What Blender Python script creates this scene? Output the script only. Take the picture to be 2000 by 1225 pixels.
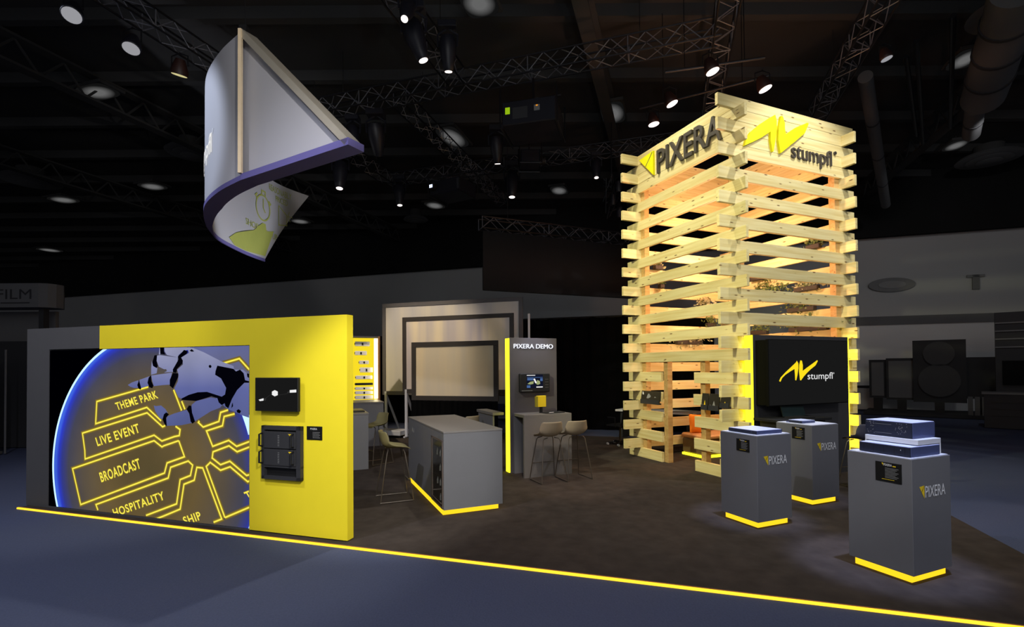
import bpy, bmesh, math, random
from math import sin, cos, pi, radians, hypot, sqrt, atan2
from mathutils import Vector, Matrix

for _o in list(bpy.data.objects):
    bpy.data.objects.remove(_o)
sc = bpy.context.scene
COL = sc.collection
random.seed(7)

# ------------------------------------------------------------------ camera
CAM_H = 1.9
FPX = 975.5                      # focal length in pixels of the 2000 px wide frame
PITCH, ROLL = radians(0.8935), radians(0.4256)
cd = bpy.data.cameras.new('camera')
cam = bpy.data.objects.new('camera', cd)
COL.objects.link(cam)
cd.sensor_fit = 'HORIZONTAL'
cd.sensor_width = 36.0
cd.lens = FPX / 2000.0 * 36.0
cd.shift_y = (702.9 - 612.5) / 2000.0
cd.clip_end = 200
_yc = Vector((0, cos(PITCH), sin(PITCH)))
_zc = Vector((0, -sin(PITCH), cos(PITCH)))
_r = Vector((1, 0, 0)) * cos(ROLL) - _zc * sin(ROLL)
_u = Vector((1, 0, 0)) * sin(ROLL) + _zc * cos(ROLL)
_m = Matrix(((_r.x, _u.x, -_yc.x), (_r.y, _u.y, -_yc.y), (_r.z, _u.z, -_yc.z))).to_4x4()
_m.translation = Vector((0, 0, CAM_H))
cam.matrix_world = _m
sc.camera = cam

# ------------------------------------------------------------------ world, exposure
w = bpy.data.worlds.new('world')
sc.world = w
w.use_nodes = True
w.node_tree.nodes['Background'].inputs[0].default_value = (0.90, 0.92, 1.0, 1)
w.node_tree.nodes['Background'].inputs[1].default_value = 0.20
sc.view_settings.view_transform = 'Standard'
sc.view_settings.look = 'None'
sc.view_settings.exposure = 0.0
sc.view_settings.gamma = 1.0
sc.view_settings.use_curve_mapping = False
sc.cycles.max_bounces = 6
sc.cycles.sample_clamp_indirect = 3.0

# ------------------------------------------------------------------ frames
YT = radians(-22.96)             # timber tower, counters, plinths
YW = radians(-72.40)             # carpet edge, media wall, trusses, hall wall
RT, RW = -YT, -YW                # object rotation about z: local x = v, local y = u


def T(u, v, z=0.0):
    return Vector((u * sin(YT) + v * cos(YT), u * cos(YT) - v * sin(YT), z))


def W(u, v, z=0.0):
    return Vector((u * sin(YW) + v * cos(YW), u * cos(YW) - v * sin(YW), z))


def add_light(kind, name, loc, target, energy, color, parent=None, size=0.08, angle=40, blend=0.6):
    ld = bpy.data.lights.new(name, kind)
    ld.energy = energy
    ld.color = color
    if kind == 'SPOT':
        ld.spot_size = radians(angle)
        ld.spot_blend = blend
        ld.shadow_soft_size = size
    elif kind == 'AREA':
        ld.size = size
    else:
        ld.shadow_soft_size = size
    o = bpy.data.objects.new(name, ld)
    COL.objects.link(o)
    o.location = loc
    d = Vector(target) - Vector(loc)
    o.rotation_euler = d.to_track_quat('-Z', 'Y').to_euler()
    return o


WARM = (1.0, 0.80, 0.52)
NEUT = (1.0, 0.93, 0.82)
COOL = (0.46, 0.56, 1.0)
# spots without housings: stage lights of the rig, plus added fills and washes
LIGHTS = [
    ('tower_left_face', T(7.4, 4.8, 8.3), T(7.4, 6.6, 1.4), 520, (1.0, 0.97, 0.78), 84),
    ('tower_right_face', T(4.2, 8.0, 8.3), T(6.1, 8.0, 1.4), 560, (1.0, 0.98, 0.96), 80),
    ('added_tower_left_low', (-2.4, 5.0, 5.0), T(7.6, 6.6, 2.6), 1200, (1.0, 0.98, 0.56), 54),  # added low fill; its yellow stands in for light off the wall
    ('tower_right_low', (5.2, 0.8, 6.6), T(6.0, 8.1, 3.6), 950, (0.98, 0.98, 1.0), 46),
    ('tower_left_sign', (-0.6, 6.6, 8.0), T(7.4, 6.6, 6.0), 210, (1.0, 0.84, 0.60), 40),
    ('tower_right_sign', (3.5, 3.0, 8.0), T(6.0, 7.9, 6.0), 150, (1.0, 0.88, 0.72), 40),
    ('plinth_near', (3.6, 3.9, 7.6), T(2.9, 5.1, 1.2), 2600, COOL, 14),
    ('plinth_left', (2.9, 5.2, 7.6), T(4.5, 5.15, 1.1), 2100, COOL, 12),
    ('plinth_back', (4.2, 6.2, 7.6), T(4.95, 6.65, 1.1), 1300, COOL, 12),
    ('media_wall_wash', (-0.2, 1.8, 3.6), W(2.85, 4.7, 1.5), 760, (1.0, 0.99, 0.97), 38),
    ('added_plinth_wash', (1.4, 1.6, 3.6), T(3.5, 5.4, 1.15), 170, (1.0, 1.0, 1.0), 30),  # added wash that lightens the plinth faces, no lamp there
    ('media_wall_top', (-4.6, 3.6, 7.0), W(7.4, 4.7, 2.3), 420, (1.0, 0.95, 0.85), 50),
    ('bar_wash', (1.4, 2.6, 7.2), T(6.9, 2.3, 0.9), 420, (1.0, 0.96, 0.94), 22),
    ('screens_warm', (-5.2, 9.6, 7.8), W(6.6, 12.4, 2.2), 1700, (1.0, 0.82, 0.58), 36),
    ('screens_cool', (0.6, 10.8, 7.8), W(4.4, 12.4, 2.6), 1200, (0.86, 0.88, 1.0), 34),
    ('demo_wash', (0.5, 4.0, 7.6), T(7.3, 4.1, 0.0), 760, (1.0, 0.80, 0.62), 17),
    ('banner_front', (-0.8, 3.2, 5.2), (-3.4, 7.4, 6.0), 520, (1.0, 0.95, 0.95), 38),
    ('banner_side', (-8.6, 7.0, 7.9), (-5.6, 9.2, 6.2), 620, (0.72, 0.80, 1.0), 40),
    ('banner_inside', (-3.4, 12.6, 3.0), (-6.6, 12.6, 6.0), 420, (0.86, 0.88, 1.0), 50),
    ('hall_wall_wash', (12.0, 12.0, 8.0), (18.0, 21.0, 3.4), 190, (1, 1, 1), 90),
    ('added_hall_wall_fill', (2.0, 17.0, 8.0), (1.0, 26.0, 4.6), 90, (1, 1, 1), 80),  # added wash to lift the middle of the hall wall
    ('added_media_wall_back', (0.2, 9.0, 7.6), W(4.0, 4.82, 0.9), 700, (1.0, 0.97, 0.85), 30),  # added so the yellow wall back bounces light onto the bar
    ('added_roof_wash', (1.5, 3.0, 3.2), (1.5, 12.0, 10.0), 150, (0.70, 0.88, 1.0), 110),  # added uplight that brightens the ceiling, not a rig lamp
    ('aisle_blue', (8.5, 7.5, 8.3), (9.5, 9.0, 0.0), 60, (0.40, 0.50, 1.0), 90),
    ('aisle_front', (-5.0, 1.8, 8.3), (-4.5, 3.6, 0.0), 1150, (0.80, 0.82, 1.0), 120),
    ('floor_warm', (0.6, 6.2, 8.0), (1.2, 7.2, 0.0), 110, (1.0, 0.80, 0.62), 80),
    ('added_front_fill', (0.6, -4.5, 5.5), (0.8, 8.0, 1.4), 680, (1.0, 0.98, 0.97), 110),  # soft fill added behind the camera, outside the rig
]
for n_, l_, t_, e_, c_, a_ in LIGHTS:
    add_light('SPOT', 'spot_light_' + n_, l_, t_, e_, c_, angle=a_, size=1.6 if n_ == 'added_front_fill' else 0.10)
add_light('POINT', 'added_light_inside_tower', T(7.5, 7.8, 4.4), (0, 0, 0), 190, (1.0, 0.50, 0.30), size=0.15)  # added warm fill for the inner planks, no lamp hangs here
add_light('POINT', 'added_light_over_bench', T(7.4, 7.9, 2.3), (0, 0, 0), 46, (1.0, 0.62, 0.42), size=0.15)  # added warm fill above the bench, without a lamp

# ------------------------------------------------------------------ materials


def lin(c):
    c = c / 255.0
    return c / 12.92 if c <= 0.04045 else ((c + 0.055) / 1.055) ** 2.4


def rgb(r, g, b):
    return (lin(r), lin(g), lin(b), 1)


def new_mat(name):
    m = bpy.data.materials.new(name)
    m.use_nodes = True
    nt = m.node_tree
    for n in list(nt.nodes):
        nt.nodes.remove(n)
    out = nt.nodes.new('ShaderNodeOutputMaterial')
    return m, nt, out


def mat(name, c, rough=0.6, metal=0.0, var=0.08, scale=6.0, bump=0.0, spec=0.4, c2=None):
    m, nt, out = new_mat(name)
    b = nt.nodes.new('ShaderNodeBsdfPrincipled')
    nt.links.new(b.outputs[0], out.inputs[0])
    b.inputs['Roughness'].default_value = rough
    b.inputs['Metallic'].default_value = metal
    b.inputs['Specular IOR Level'].default_value = spec
    tc = nt.nodes.new('ShaderNodeTexCoord')
    no = nt.nodes.new('ShaderNodeTexNoise')
    no.inputs['Scale'].default_value = scale
    no.inputs['Detail'].default_value = 4
    nt.links.new(tc.outputs['Object'], no.inputs['Vector'])
    mx = nt.nodes.new('ShaderNodeMix')
    mx.data_type = 'RGBA'
    nt.links.new(no.outputs['Fac'], mx.inputs[0])
    a = rgb(*c)
    if c2 is None:
        lo = tuple(x * (1 - var) for x in a[:3]) + (1,)
        hi = tuple(min(1, x * (1 + var)) for x in a[:3]) + (1,)
    else:
        lo, hi = a, rgb(*c2)
    mx.inputs[6].default_value = lo
    mx.inputs[7].default_value = hi
    nt.links.new(mx.outputs[2], b.inputs['Base Color'])
    if bump:
        bp = nt.nodes.new('ShaderNodeBump')
        bp.inputs['Strength'].default_value = bump
        bp.inputs['Distance'].default_value = 0.01
        nt.links.new(no.outputs['Fac'], bp.inputs['Height'])
        nt.links.new(bp.outputs[0], b.inputs['Normal'])
    return m


def emit(name, c, strength=1.0):
    m, nt, out = new_mat(name)
    e = nt.nodes.new('ShaderNodeEmission')
    e.inputs[0].default_value = rgb(*c)
    e.inputs[1].default_value = strength
    nt.links.new(e.outputs[0], out.inputs[0])
    return m


def wood(name, c1, c2, knot=(120, 84, 44)):
    m, nt, out = new_mat(name)
    L = nt.links
    b = nt.nodes.new('ShaderNodeBsdfPrincipled')
    L.new(b.outputs[0], out.inputs[0])
    b.inputs['Roughness'].default_value = 0.62
    b.inputs['Specular IOR Level'].default_value = 0.25
    tc = nt.nodes.new('ShaderNodeTexCoord')
    oi = nt.nodes.new('ShaderNodeObjectInfo')
    ml = nt.nodes.new('ShaderNodeMath')
    ml.operation = 'MULTIPLY'
    ml.inputs[1].default_value = 37.0
    L.new(oi.outputs['Random'], ml.inputs[0])
    va = nt.nodes.new('ShaderNodeVectorMath')
    va.operation = 'ADD'
    L.new(tc.outputs['Object'], va.inputs[0])
    L.new(ml.outputs[0], va.inputs[1])
    mp = nt.nodes.new('ShaderNodeMapping')
    mp.inputs['Scale'].default_value = (1.1, 16, 22)
    L.new(va.outputs[0], mp.inputs[0])
    no = nt.nodes.new('ShaderNodeTexNoise')
    no.inputs['Scale'].default_value = 1.0
    no.inputs['Detail'].default_value = 5
    L.new(mp.outputs[0], no.inputs['Vector'])
    cr = nt.nodes.new('ShaderNodeValToRGB')
    cr.color_ramp.elements[0].position = 0.34
    cr.color_ramp.elements[0].color = rgb(*c2)
    cr.color_ramp.elements[1].position = 0.62
    cr.color_ramp.elements[1].color = rgb(*c1)
    L.new(no.outputs['Fac'], cr.inputs[0])
    mk = nt.nodes.new('ShaderNodeMapping')
    mk.inputs['Scale'].default_value = (3.0, 9, 11)
    L.new(va.outputs[0], mk.inputs[0])
    vo = nt.nodes.new('ShaderNodeTexVoronoi')
    vo.inputs['Scale'].default_value = 1.0
    L.new(mk.outputs[0], vo.inputs['Vector'])
    kr = nt.nodes.new('ShaderNodeValToRGB')
    kr.color_ramp.elements[0].position = 0.07
    kr.color_ramp.elements[0].color = (1, 1, 1, 1)
    kr.color_ramp.elements[1].position = 0.15
    kr.color_ramp.elements[1].color = (0, 0, 0, 1)
    L.new(vo.outputs['Distance'], kr.inputs[0])
    mx = nt.nodes.new('ShaderNodeMix')
    mx.data_type = 'RGBA'
    L.new(kr.outputs[0], mx.inputs[0])
    L.new(cr.outputs[0], mx.inputs[6])
    mx.inputs[7].default_value = rgb(*knot)
    # each board has its own tone
    hs = nt.nodes.new('ShaderNodeHueSaturation')
    mr = nt.nodes.new('ShaderNodeMapRange')
    mr.inputs[3].default_value = 0.86
    mr.inputs[4].default_value = 1.08
    L.new(oi.outputs['Random'], mr.inputs[0])
    L.new(mr.outputs[0], hs.inputs['Value'])
    L.new(mx.outputs[2], hs.inputs['Color'])
    L.new(hs.outputs[0], b.inputs['Base Color'])
    bp = nt.nodes.new('ShaderNodeBump')
    bp.inputs['Strength'].default_value = 0.15
    bp.inputs['Distance'].default_value = 0.005
    L.new(no.outputs['Fac'], bp.inputs['Height'])
    L.new(bp.outputs[0], b.inputs['Normal'])
    return m


M = {
    'wood': wood('spruce_wood', (240, 224, 164), (226, 204, 136)),
    'post': wood('spruce_post', (214, 178, 116), (196, 156, 92)),
    'lam': mat('dark_grey_laminate', (112, 112, 114), 0.5, var=0.05),
    'lamtop': mat('dark_grey_worktop', (118, 114, 110), 0.42, var=0.05),
    'black': mat('matt_black', (18, 18, 19), 0.6, var=0.2),
    'blackgloss': mat('black_screen_glass', (6, 6, 8), 0.25, var=0.1, spec=0.3),
    'tvside': mat('black_housing', (3, 3, 4), 0.7, var=0.1, spec=0.1),
    'charcoal': mat('charcoal_panel', (52, 52, 54), 0.5, var=0.1, scale=2),
    'yellow': mat('yellow_laminate', (252, 230, 46), 0.55, var=0.03, spec=0.25),
    'greywall': mat('grey_laminate_wall', (84, 84, 86), 0.55, var=0.06),
    'carpetin': mat('dark_brown_carpet', (66, 59, 54), 0.95, var=0.45, scale=5, bump=0.6, spec=0.05),
    'carpetout': mat('blue_grey_hall_carpet', (80, 87, 112), 0.95, var=0.16, scale=60, bump=0.5, spec=0.05),
    'halld': mat('hall_wall_paint', (176, 176, 176), 0.9, var=0.08, scale=0.4, spec=0.05),
    'halldark': mat('hall_upper_black', (34, 34, 34), 0.9, var=0.2, scale=0.6, spec=0.05),
    'ceil': mat('ceiling_black', (66, 66, 66), 0.95, var=0.35, scale=0.25, spec=0.02),
    'duct': mat('dull_duct_metal', (84, 84, 86), 0.7, var=0.12, scale=1.2),
    'truss': mat('black_truss_metal', (26, 26, 30), 0.42, metal=0.4, var=0.2),
    'trusshi': mat('highlit_truss_brace', (112, 112, 118), 0.35, metal=0.3, var=0.2),  # paler than the chords: highlights on the lacing put into the colour
    'lampbody': mat('black_lamp_body', (26, 26, 34), 0.45, var=0.2),
    'lampred': mat('brown_lamp_rim', (40, 19, 15), 0.5, var=0.2),
    'alu': mat('aluminium', (200, 202, 210), 0.4, metal=0.15, var=0.05),
    'frame': mat('grey_screen_frame', (88, 86, 90), 0.5, var=0.08),
    'framedark': mat('dark_screen_frame', (56, 52, 50), 0.5, var=0.08),
    'chrome': mat('dark_chrome', (96, 88, 80), 0.35, metal=0.6, var=0.05),
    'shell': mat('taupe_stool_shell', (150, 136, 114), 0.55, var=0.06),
    'shellfar': mat('olive_lit_stool_shell', (124, 116, 78), 0.55, var=0.06),  # olive light around these stools is mixed into the shell colour
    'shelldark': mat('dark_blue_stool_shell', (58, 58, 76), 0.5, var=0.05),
    'tan': mat('tan_leather', (206, 152, 104), 0.5, var=0.08, scale=12, bump=0.2),
    'orange': mat('orange_cushion_cloth', (236, 138, 32), 0.85, var=0.1, scale=14, bump=0.4),
    'white': mat('white_laminate', (214, 216, 222), 0.45, var=0.03),
    'server': mat('blue_black_server_metal', (70, 78, 116), 0.38, metal=0.0, var=0.1),
    'servertop': mat('server_lid_metal', (204, 210, 232), 0.4, metal=0.0, var=0.05),
    'servergrille': mat('server_bezel', (34, 38, 54), 0.5, var=0.3, scale=60),
    'drape': mat('black_drape', (12, 12, 13), 0.95, var=0.4, scale=3, spec=0.02),
    'booth': mat('distant_booth_grey', (100, 100, 102), 0.8, var=0.1, scale=1),
    'boothdark': mat('distant_booth_dark', (44, 44, 47), 0.8, var=0.2, scale=1),
    'paper': mat('printed_paper', (150, 150, 150), 0.8, var=0.3, scale=8),
    'acrylic': mat('black_brochure_paper', (46, 42, 34), 0.35, var=0.4, scale=14),
    'fabric': mat('white_stretch_fabric', (196, 196, 200), 0.75, var=0.03, scale=1.2),
    'rimlit': mat('purple_lit_rim_fabric', (112, 106, 168), 0.8, var=0.05),  # blue-purple light on the rim put into the fabric colour
    'barframe': mat('beige_grey_profile', (168, 162, 146), 0.5, var=0.08),
    'signdark': mat('dark_grey_letter', (78, 72, 64), 0.5, var=0.1),
    'signyel': mat('yellow_sign_letter', (255, 246, 20), 0.5, var=0.02),
    'labelwhite': mat('white_vinyl', (238, 238, 236), 0.6, var=0.02),
    'labelyel': mat('yellow_vinyl', (240, 206, 30), 0.6, var=0.04),
    'labelgrey': mat('grey_print', (128, 128, 126), 0.7, var=0.04),
    'labelblack': mat('black_card', (16, 16, 14), 0.5, var=0.1),
    'leaf': mat('leaf_green', (66, 92, 44), 0.6, var=0.3, scale=30, c2=(128, 140, 80)),
    'leafpale': mat('variegated_leaf', (84, 104, 60), 0.6, scale=40, c2=(226, 216, 170)),
    'pot': mat('dark_pot', (52, 46, 40), 0.7),
    'product': mat('white_device_shell', (244, 244, 250), 0.4, var=0.03),
    'glassdark': mat('fridge_glass', (16, 18, 16), 0.12, var=0.2, spec=0.7),
    'fridge': mat('fridge_frame', (112, 100, 92), 0.4, metal=0.3),
    'bottle': mat('bottle_white', (84, 84, 80), 0.3),
    'wire': mat('thin_black_cable', (20, 20, 20), 0.6),
    'yellowprint': mat('lime_print', (184, 192, 96), 0.7, var=0.05),
    'brown': mat('frame_brown', (150, 104, 62), 0.6),
    # things that give off light
    'led': emit('yellow_led_strip', (255, 208, 34), 1.25),
    'ledhot': emit('bright_yellow_led', (255, 244, 40), 2.2),
    'ledside': emit('strong_yellow_led', (255, 226, 24), 9.0),
    'ledline': emit('floor_led_line', (255, 205, 50), 1.6),
    'ledwhite': emit('white_led_strip', (255, 240, 190), 5.0),
    'lens': emit('lamp_lens', (255, 240, 232), 2.5),
    'lensdim': emit('dim_lamp_lens', (150, 150, 155), 1.0),
    'lenswarm': emit('warm_lamp_lens', (205, 195, 140), 1.0),
    'lensblue': emit('projector_lens', (200, 215, 255), 2.5),
    'hallight': emit('hall_light_diffuser', (66, 66, 66), 1.0),
    'demo': emit('lit_sign_letter', (240, 244, 255), 1.3),
    'scrblack': emit('screen_black', (24, 24, 24), 1.0),
    'scryel': emit('screen_yellow', (255, 224, 30), 1.0),
    'scrwhite': emit('white_screen_and_glowing_print', (240, 240, 240), 1.0),
    'scrgrey': emit('screen_grey', (46, 46, 46), 1.0),
    'v_black': emit('picture_black', (0, 0, 2), 1.0),
    'v_rim': emit('picture_rim', (190, 225, 255), 1.3),
    'v_line': emit('picture_neon', (255, 240, 84), 1.0),
    'v_halo': emit('picture_neon_halo', (150, 130, 40), 1.0),
    'v_halo2': emit('picture_neon_halo_soft', (112, 94, 48), 1.0),
    'v_joint': emit('picture_joint', (3, 3, 10), 1.0),
    'v_pale': emit('picture_pale_glow', (150, 152, 200), 1.0),
    'b_blue': emit('ui_blue', (70, 100, 150), 1.0),
    'b_green': emit('ui_green', (150, 160, 110), 1.0),
    'b_dark': emit('ui_dark', (18, 22, 40), 1.0),
    'green_led': emit('green_display', (150, 190, 20), 0.9),
    'orange_led': emit('orange_button', (230, 150, 40), 0.9),
    'hallsoft': None,
    'shelfglow': emit('shelf_backlight', (255, 226, 40), 0.95),
}


def grad_emit(name, axis, stops, lo, hi, extra=None):
    """screen content: emission that runs through colour stops along an object axis (or radially)"""
    m, nt, out = new_mat(name)
    L = nt.links
    e = nt.nodes.new('ShaderNodeEmission')
    L.new(e.outputs[0], out.inputs[0])
    tc = nt.nodes.new('ShaderNodeTexCoord')
    mr = nt.nodes.new('ShaderNodeMapRange')
    mr.inputs[1].default_value = lo
    mr.inputs[2].default_value = hi
    if axis == 'R':
        vs = nt.nodes.new('ShaderNodeVectorMath')
        vs.operation = 'DISTANCE'
        vs.inputs[1].default_value = extra
        L.new(tc.outputs['Object'], vs.inputs[0])
        L.new(vs.outputs['Value'], mr.inputs[0])
    else:
        sp = nt.nodes.new('ShaderNodeSeparateXYZ')
        L.new(tc.outputs['Object'], sp.inputs[0])
        L.new(sp.outputs[axis], mr.inputs[0])
    cr = nt.nodes.new('ShaderNodeValToRGB')
    els = cr.color_ramp.elements
    els[0].position, els[0].color = stops[0][0], rgb(*stops[0][1])
    els[1].position, els[1].color = stops[-1][0], rgb(*stops[-1][1])
    for p, c in stops[1:-1]:
        k = els.new(p)
        k.color = rgb(*c)
    no = nt.nodes.new('ShaderNodeTexNoise')
    no.inputs['Scale'].default_value = 1.6
    L.new(tc.outputs['Object'], no.inputs['Vector'])
    L.new(mr.outputs[0], cr.inputs[0])
    mx = nt.nodes.new('ShaderNodeMix')
    mx.data_type = 'RGBA'
    mx.blend_type = 'MULTIPLY'
    mx.inputs[0].default_value = 0.35
    L.new(cr.outputs[0], mx.inputs[6])
    L.new(no.outputs['Fac'], mx.inputs[7])
    L.new(mx.outputs[2], e.inputs[0])
    e.inputs[1].default_value = 1.0
    return m


# ------------------------------------------------------------------ mesh helpers
class MB:
    def __init__(s):
        s.v, s.f, s.mi, s.ms = [], [], [], []

    def mat_i(s, m):
        if m not in s.ms:
            s.ms.append(m)
        return s.ms.index(m)

    def face(s, pts, m=0):
        b = len(s.v)
        s.v += [tuple(p) for p in pts]
        s.f.append(tuple(range(b, b + len(pts))))
        s.mi.append(m)

    def mesh(s, vs, fs, m=0):
        b = len(s.v)
        s.v += [tuple(p) for p in vs]
        for f in fs:
            s.f.append(tuple(b + i for i in f))
            s.mi.append(m)

    def box(s, x0, x1, y0, y1, z0, z1, m=0, c=0.0):
        if c <= 0:
            vs = [(x, y, z) for x in (x0, x1) for y in (y0, y1) for z in (z0, z1)]
            fs = [(0, 1, 3, 2), (4, 6, 7, 5), (0, 4, 5, 1), (2, 3, 7, 6), (0, 2, 6, 4), (1, 5, 7, 3)]
            s.mesh(vs, fs, m)
        else:
            vs = []
            for x, sx in ((x0, 1), (x1, -1)):
                for y, sy in ((y0, 1), (y1, -1)):
                    for z, sz in ((z0, 1), (z1, -1)):
                        vs += [(x + sx * c, y + sy * c, z), (x + sx * c, y, z + sz * c), (x, y + sy * c, z + sz * c)]
            bm = bmesh.new()
            for q in vs:
                bm.verts.new(q)
            bmesh.ops.convex_hull(bm, input=bm.verts)
            bm.verts.index_update()
            s.mesh([q.co[:] for q in bm.verts], [[q.index for q in f.verts] for f in bm.faces], m)
            bm.free()
        return s

    def tube(s, p0, p1, r, n=8, m=0, r1=None, caps=True):
        p0, p1 = Vector(p0), Vector(p1)
        r1 = r if r1 is None else r1
        d = (p1 - p0).normalized()
        a = d.orthogonal().normalized()
        b = d.cross(a)
        vs = [p0 + (a * cos(2 * pi * i / n) + b * sin(2 * pi * i / n)) * r for i in range(n)]
        vs += [p1 + (a * cos(2 * pi * i / n) + b * sin(2 * pi * i / n)) * r1 for i in range(n)]
        fs = [(i, (i + 1) % n, n + (i + 1) % n, n + i) for i in range(n)]
        if caps:
            fs += [tuple(range(n - 1, -1, -1)), tuple(range(n, 2 * n))]
        s.mesh(vs, fs, m)
        return s

    def path(s, pts, r, n=8, m=0):
        pts = [Vector(p) for p in pts]
        rings = []
        up = None
        for i, p in enumerate(pts):
            d = (pts[min(i + 1, len(pts) - 1)] - pts[max(i - 1, 0)]).normalized()
            if up is None:
                up = d.orthogonal().normalized()
            a = (up - d * up.dot(d)).normalized()
            up = a
            b = d.cross(a)
            rings.append([p + (a * cos(2 * pi * k / n) + b * sin(2 * pi * k / n)) * r for k in range(n)])
        vs = [q for ring in rings for q in ring]
        fs = []
        for i in range(len(pts) - 1):
            for k in range(n):
                fs.append((i * n + k, i * n + (k + 1) % n, (i + 1) * n + (k + 1) % n, (i + 1) * n + k))
        fs += [tuple(range(n - 1, -1, -1)), tuple(range(len(vs) - n, len(vs)))]
        s.mesh(vs, fs, m)
        return s

    def lathe(s, prof, n=20, m=0, o=(0, 0, 0), ax='z'):
        vs, fs = [], []
        for r, h in prof:
            for k in range(n):
                a = 2 * pi * k / n
                p = (r * cos(a), r * sin(a), h)
                if ax == 'x':
                    p = (h, r * cos(a), r * sin(a))
                if ax == 'y':
                    p = (r * cos(a), h, r * sin(a))
                vs.append((p[0] + o[0], p[1] + o[1], p[2] + o[2]))
        for i in range(len(prof) - 1):
            for k in range(n):
                fs.append((i * n + k, i * n + (k + 1) % n, (i + 1) * n + (k + 1) % n, (i + 1) * n + k))
        if prof[0][0] > 1e-6:
            fs.append(tuple(range(n - 1, -1, -1)))
        if prof[-1][0] > 1e-6:
            fs.append(tuple(range(len(vs) - n, len(vs))))
        s.mesh(vs, fs, m)
        return s

    def prism(s, pts, y0, y1, m=0, ax='y'):
        """2D outline (a,b) extruded; ax is the extrusion axis"""
        def P(a, b, h):
            return {'y': (a, h, b), 'x': (h, a, b), 'z': (a, b, h)}[ax]
        n = len(pts)
        vs = [P(a, b, y0) for a, b in pts] + [P(a, b, y1) for a, b in pts]
        fs = [tuple(range(n)), tuple(range(2 * n - 1, n - 1, -1))]
        fs += [(i, (i + 1) % n, n + (i + 1) % n, n + i) for i in range(n)]
        s.mesh(vs, fs, m)
        return s

    def build(s, name, mats, parent=None, smooth=False, xf=None):
        me = bpy.data.meshes.new(name)
        vs = s.v if xf is None else [xf @ Vector(p) for p in s.v]
        me.from_pydata(vs, [], s.f)
        if not isinstance(mats, (list, tuple)):
            mats = [mats]
        if s.ms:
            mats = s.ms
        for q in mats:
            me.materials.append(q)
        for p, i in zip(me.polygons, s.mi):
            p.material_index = i
        bm = bmesh.new()
        bm.from_mesh(me)
        bmesh.ops.recalc_face_normals(bm, faces=bm.faces)
        bm.to_mesh(me)
        bm.free()
        if smooth:
            for p in me.polygons:
                p.use_smooth = True
            try:
                me.set_sharp_from_angle(angle=radians(38))
            except Exception:
                pass
        o = bpy.data.objects.new(name, me)
        COL.objects.link(o)
        if parent is not None:
            o.parent = parent
        return o


def tag(o, label=None, cat=None, group=None, kind=None):
    if label:
        o['label'] = label
    if cat:
        o['category'] = cat
    if group:
        o['group'] = group
    if kind:
        o['kind'] = kind
    return o


def empty(name, loc, rz=0.0, label=None, cat=None, group=None):
    o = bpy.data.objects.new(name, None)
    o.empty_display_size = 0.2
    COL.objects.link(o)
    o.location = loc
    o.rotation_euler = (0, 0, rz)
    return tag(o, label, cat, group)


def thingT(name, label, cat, u, v, z=0.0, rot=0.0, group=None):
    return empty(name, T(u, v, z), RT + rot, label, cat, group)


def thingW(name, label, cat, u, v, z=0.0, rot=0.0, group=None):
    return empty(name, W(u, v, z), RW + rot, label, cat, group)


def copy_tree(o, parent=None):
    c = o.copy()
    COL.objects.link(c)
    if parent is not None:
        c.parent = parent
    for ch in [x for x in bpy.data.objects if x.parent == o]:
        copy_tree(ch, c)
    return c


# ------------------------------------------------------------------ lettering and flat artwork
_gc = {}


def glyphs(body, extrude=0.0, bold=0.0, spacing=1.0):
    key = (body, extrude, bold, spacing)
    if key in _gc:
        return _gc[key]
    cu = bpy.data.curves.new('lettering', 'FONT')
    cu.body = body
    cu.size = 1.0
    cu.extrude = extrude
    cu.offset = bold
    cu.space_character = spacing
    cu.resolution_u = 4
    o = bpy.data.objects.new('lettering', cu)
    COL.objects.link(o)
    dg = bpy.context.evaluated_depsgraph_get()
    me = o.evaluated_get(dg).to_mesh()
    vs = [v.co.copy() for v in me.vertices]
    fs = [tuple(p.vertices) for p in me.polygons]
    o.evaluated_get(dg).to_mesh_clear()
    bpy.data.objects.remove(o)
    bpy.data.curves.remove(cu)
    x0 = min(v.x for v in vs)
    x1 = max(v.x for v in vs)
    _gc[key] = (vs, fs, x0, x1, 0.73)
    return _gc[key]


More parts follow.
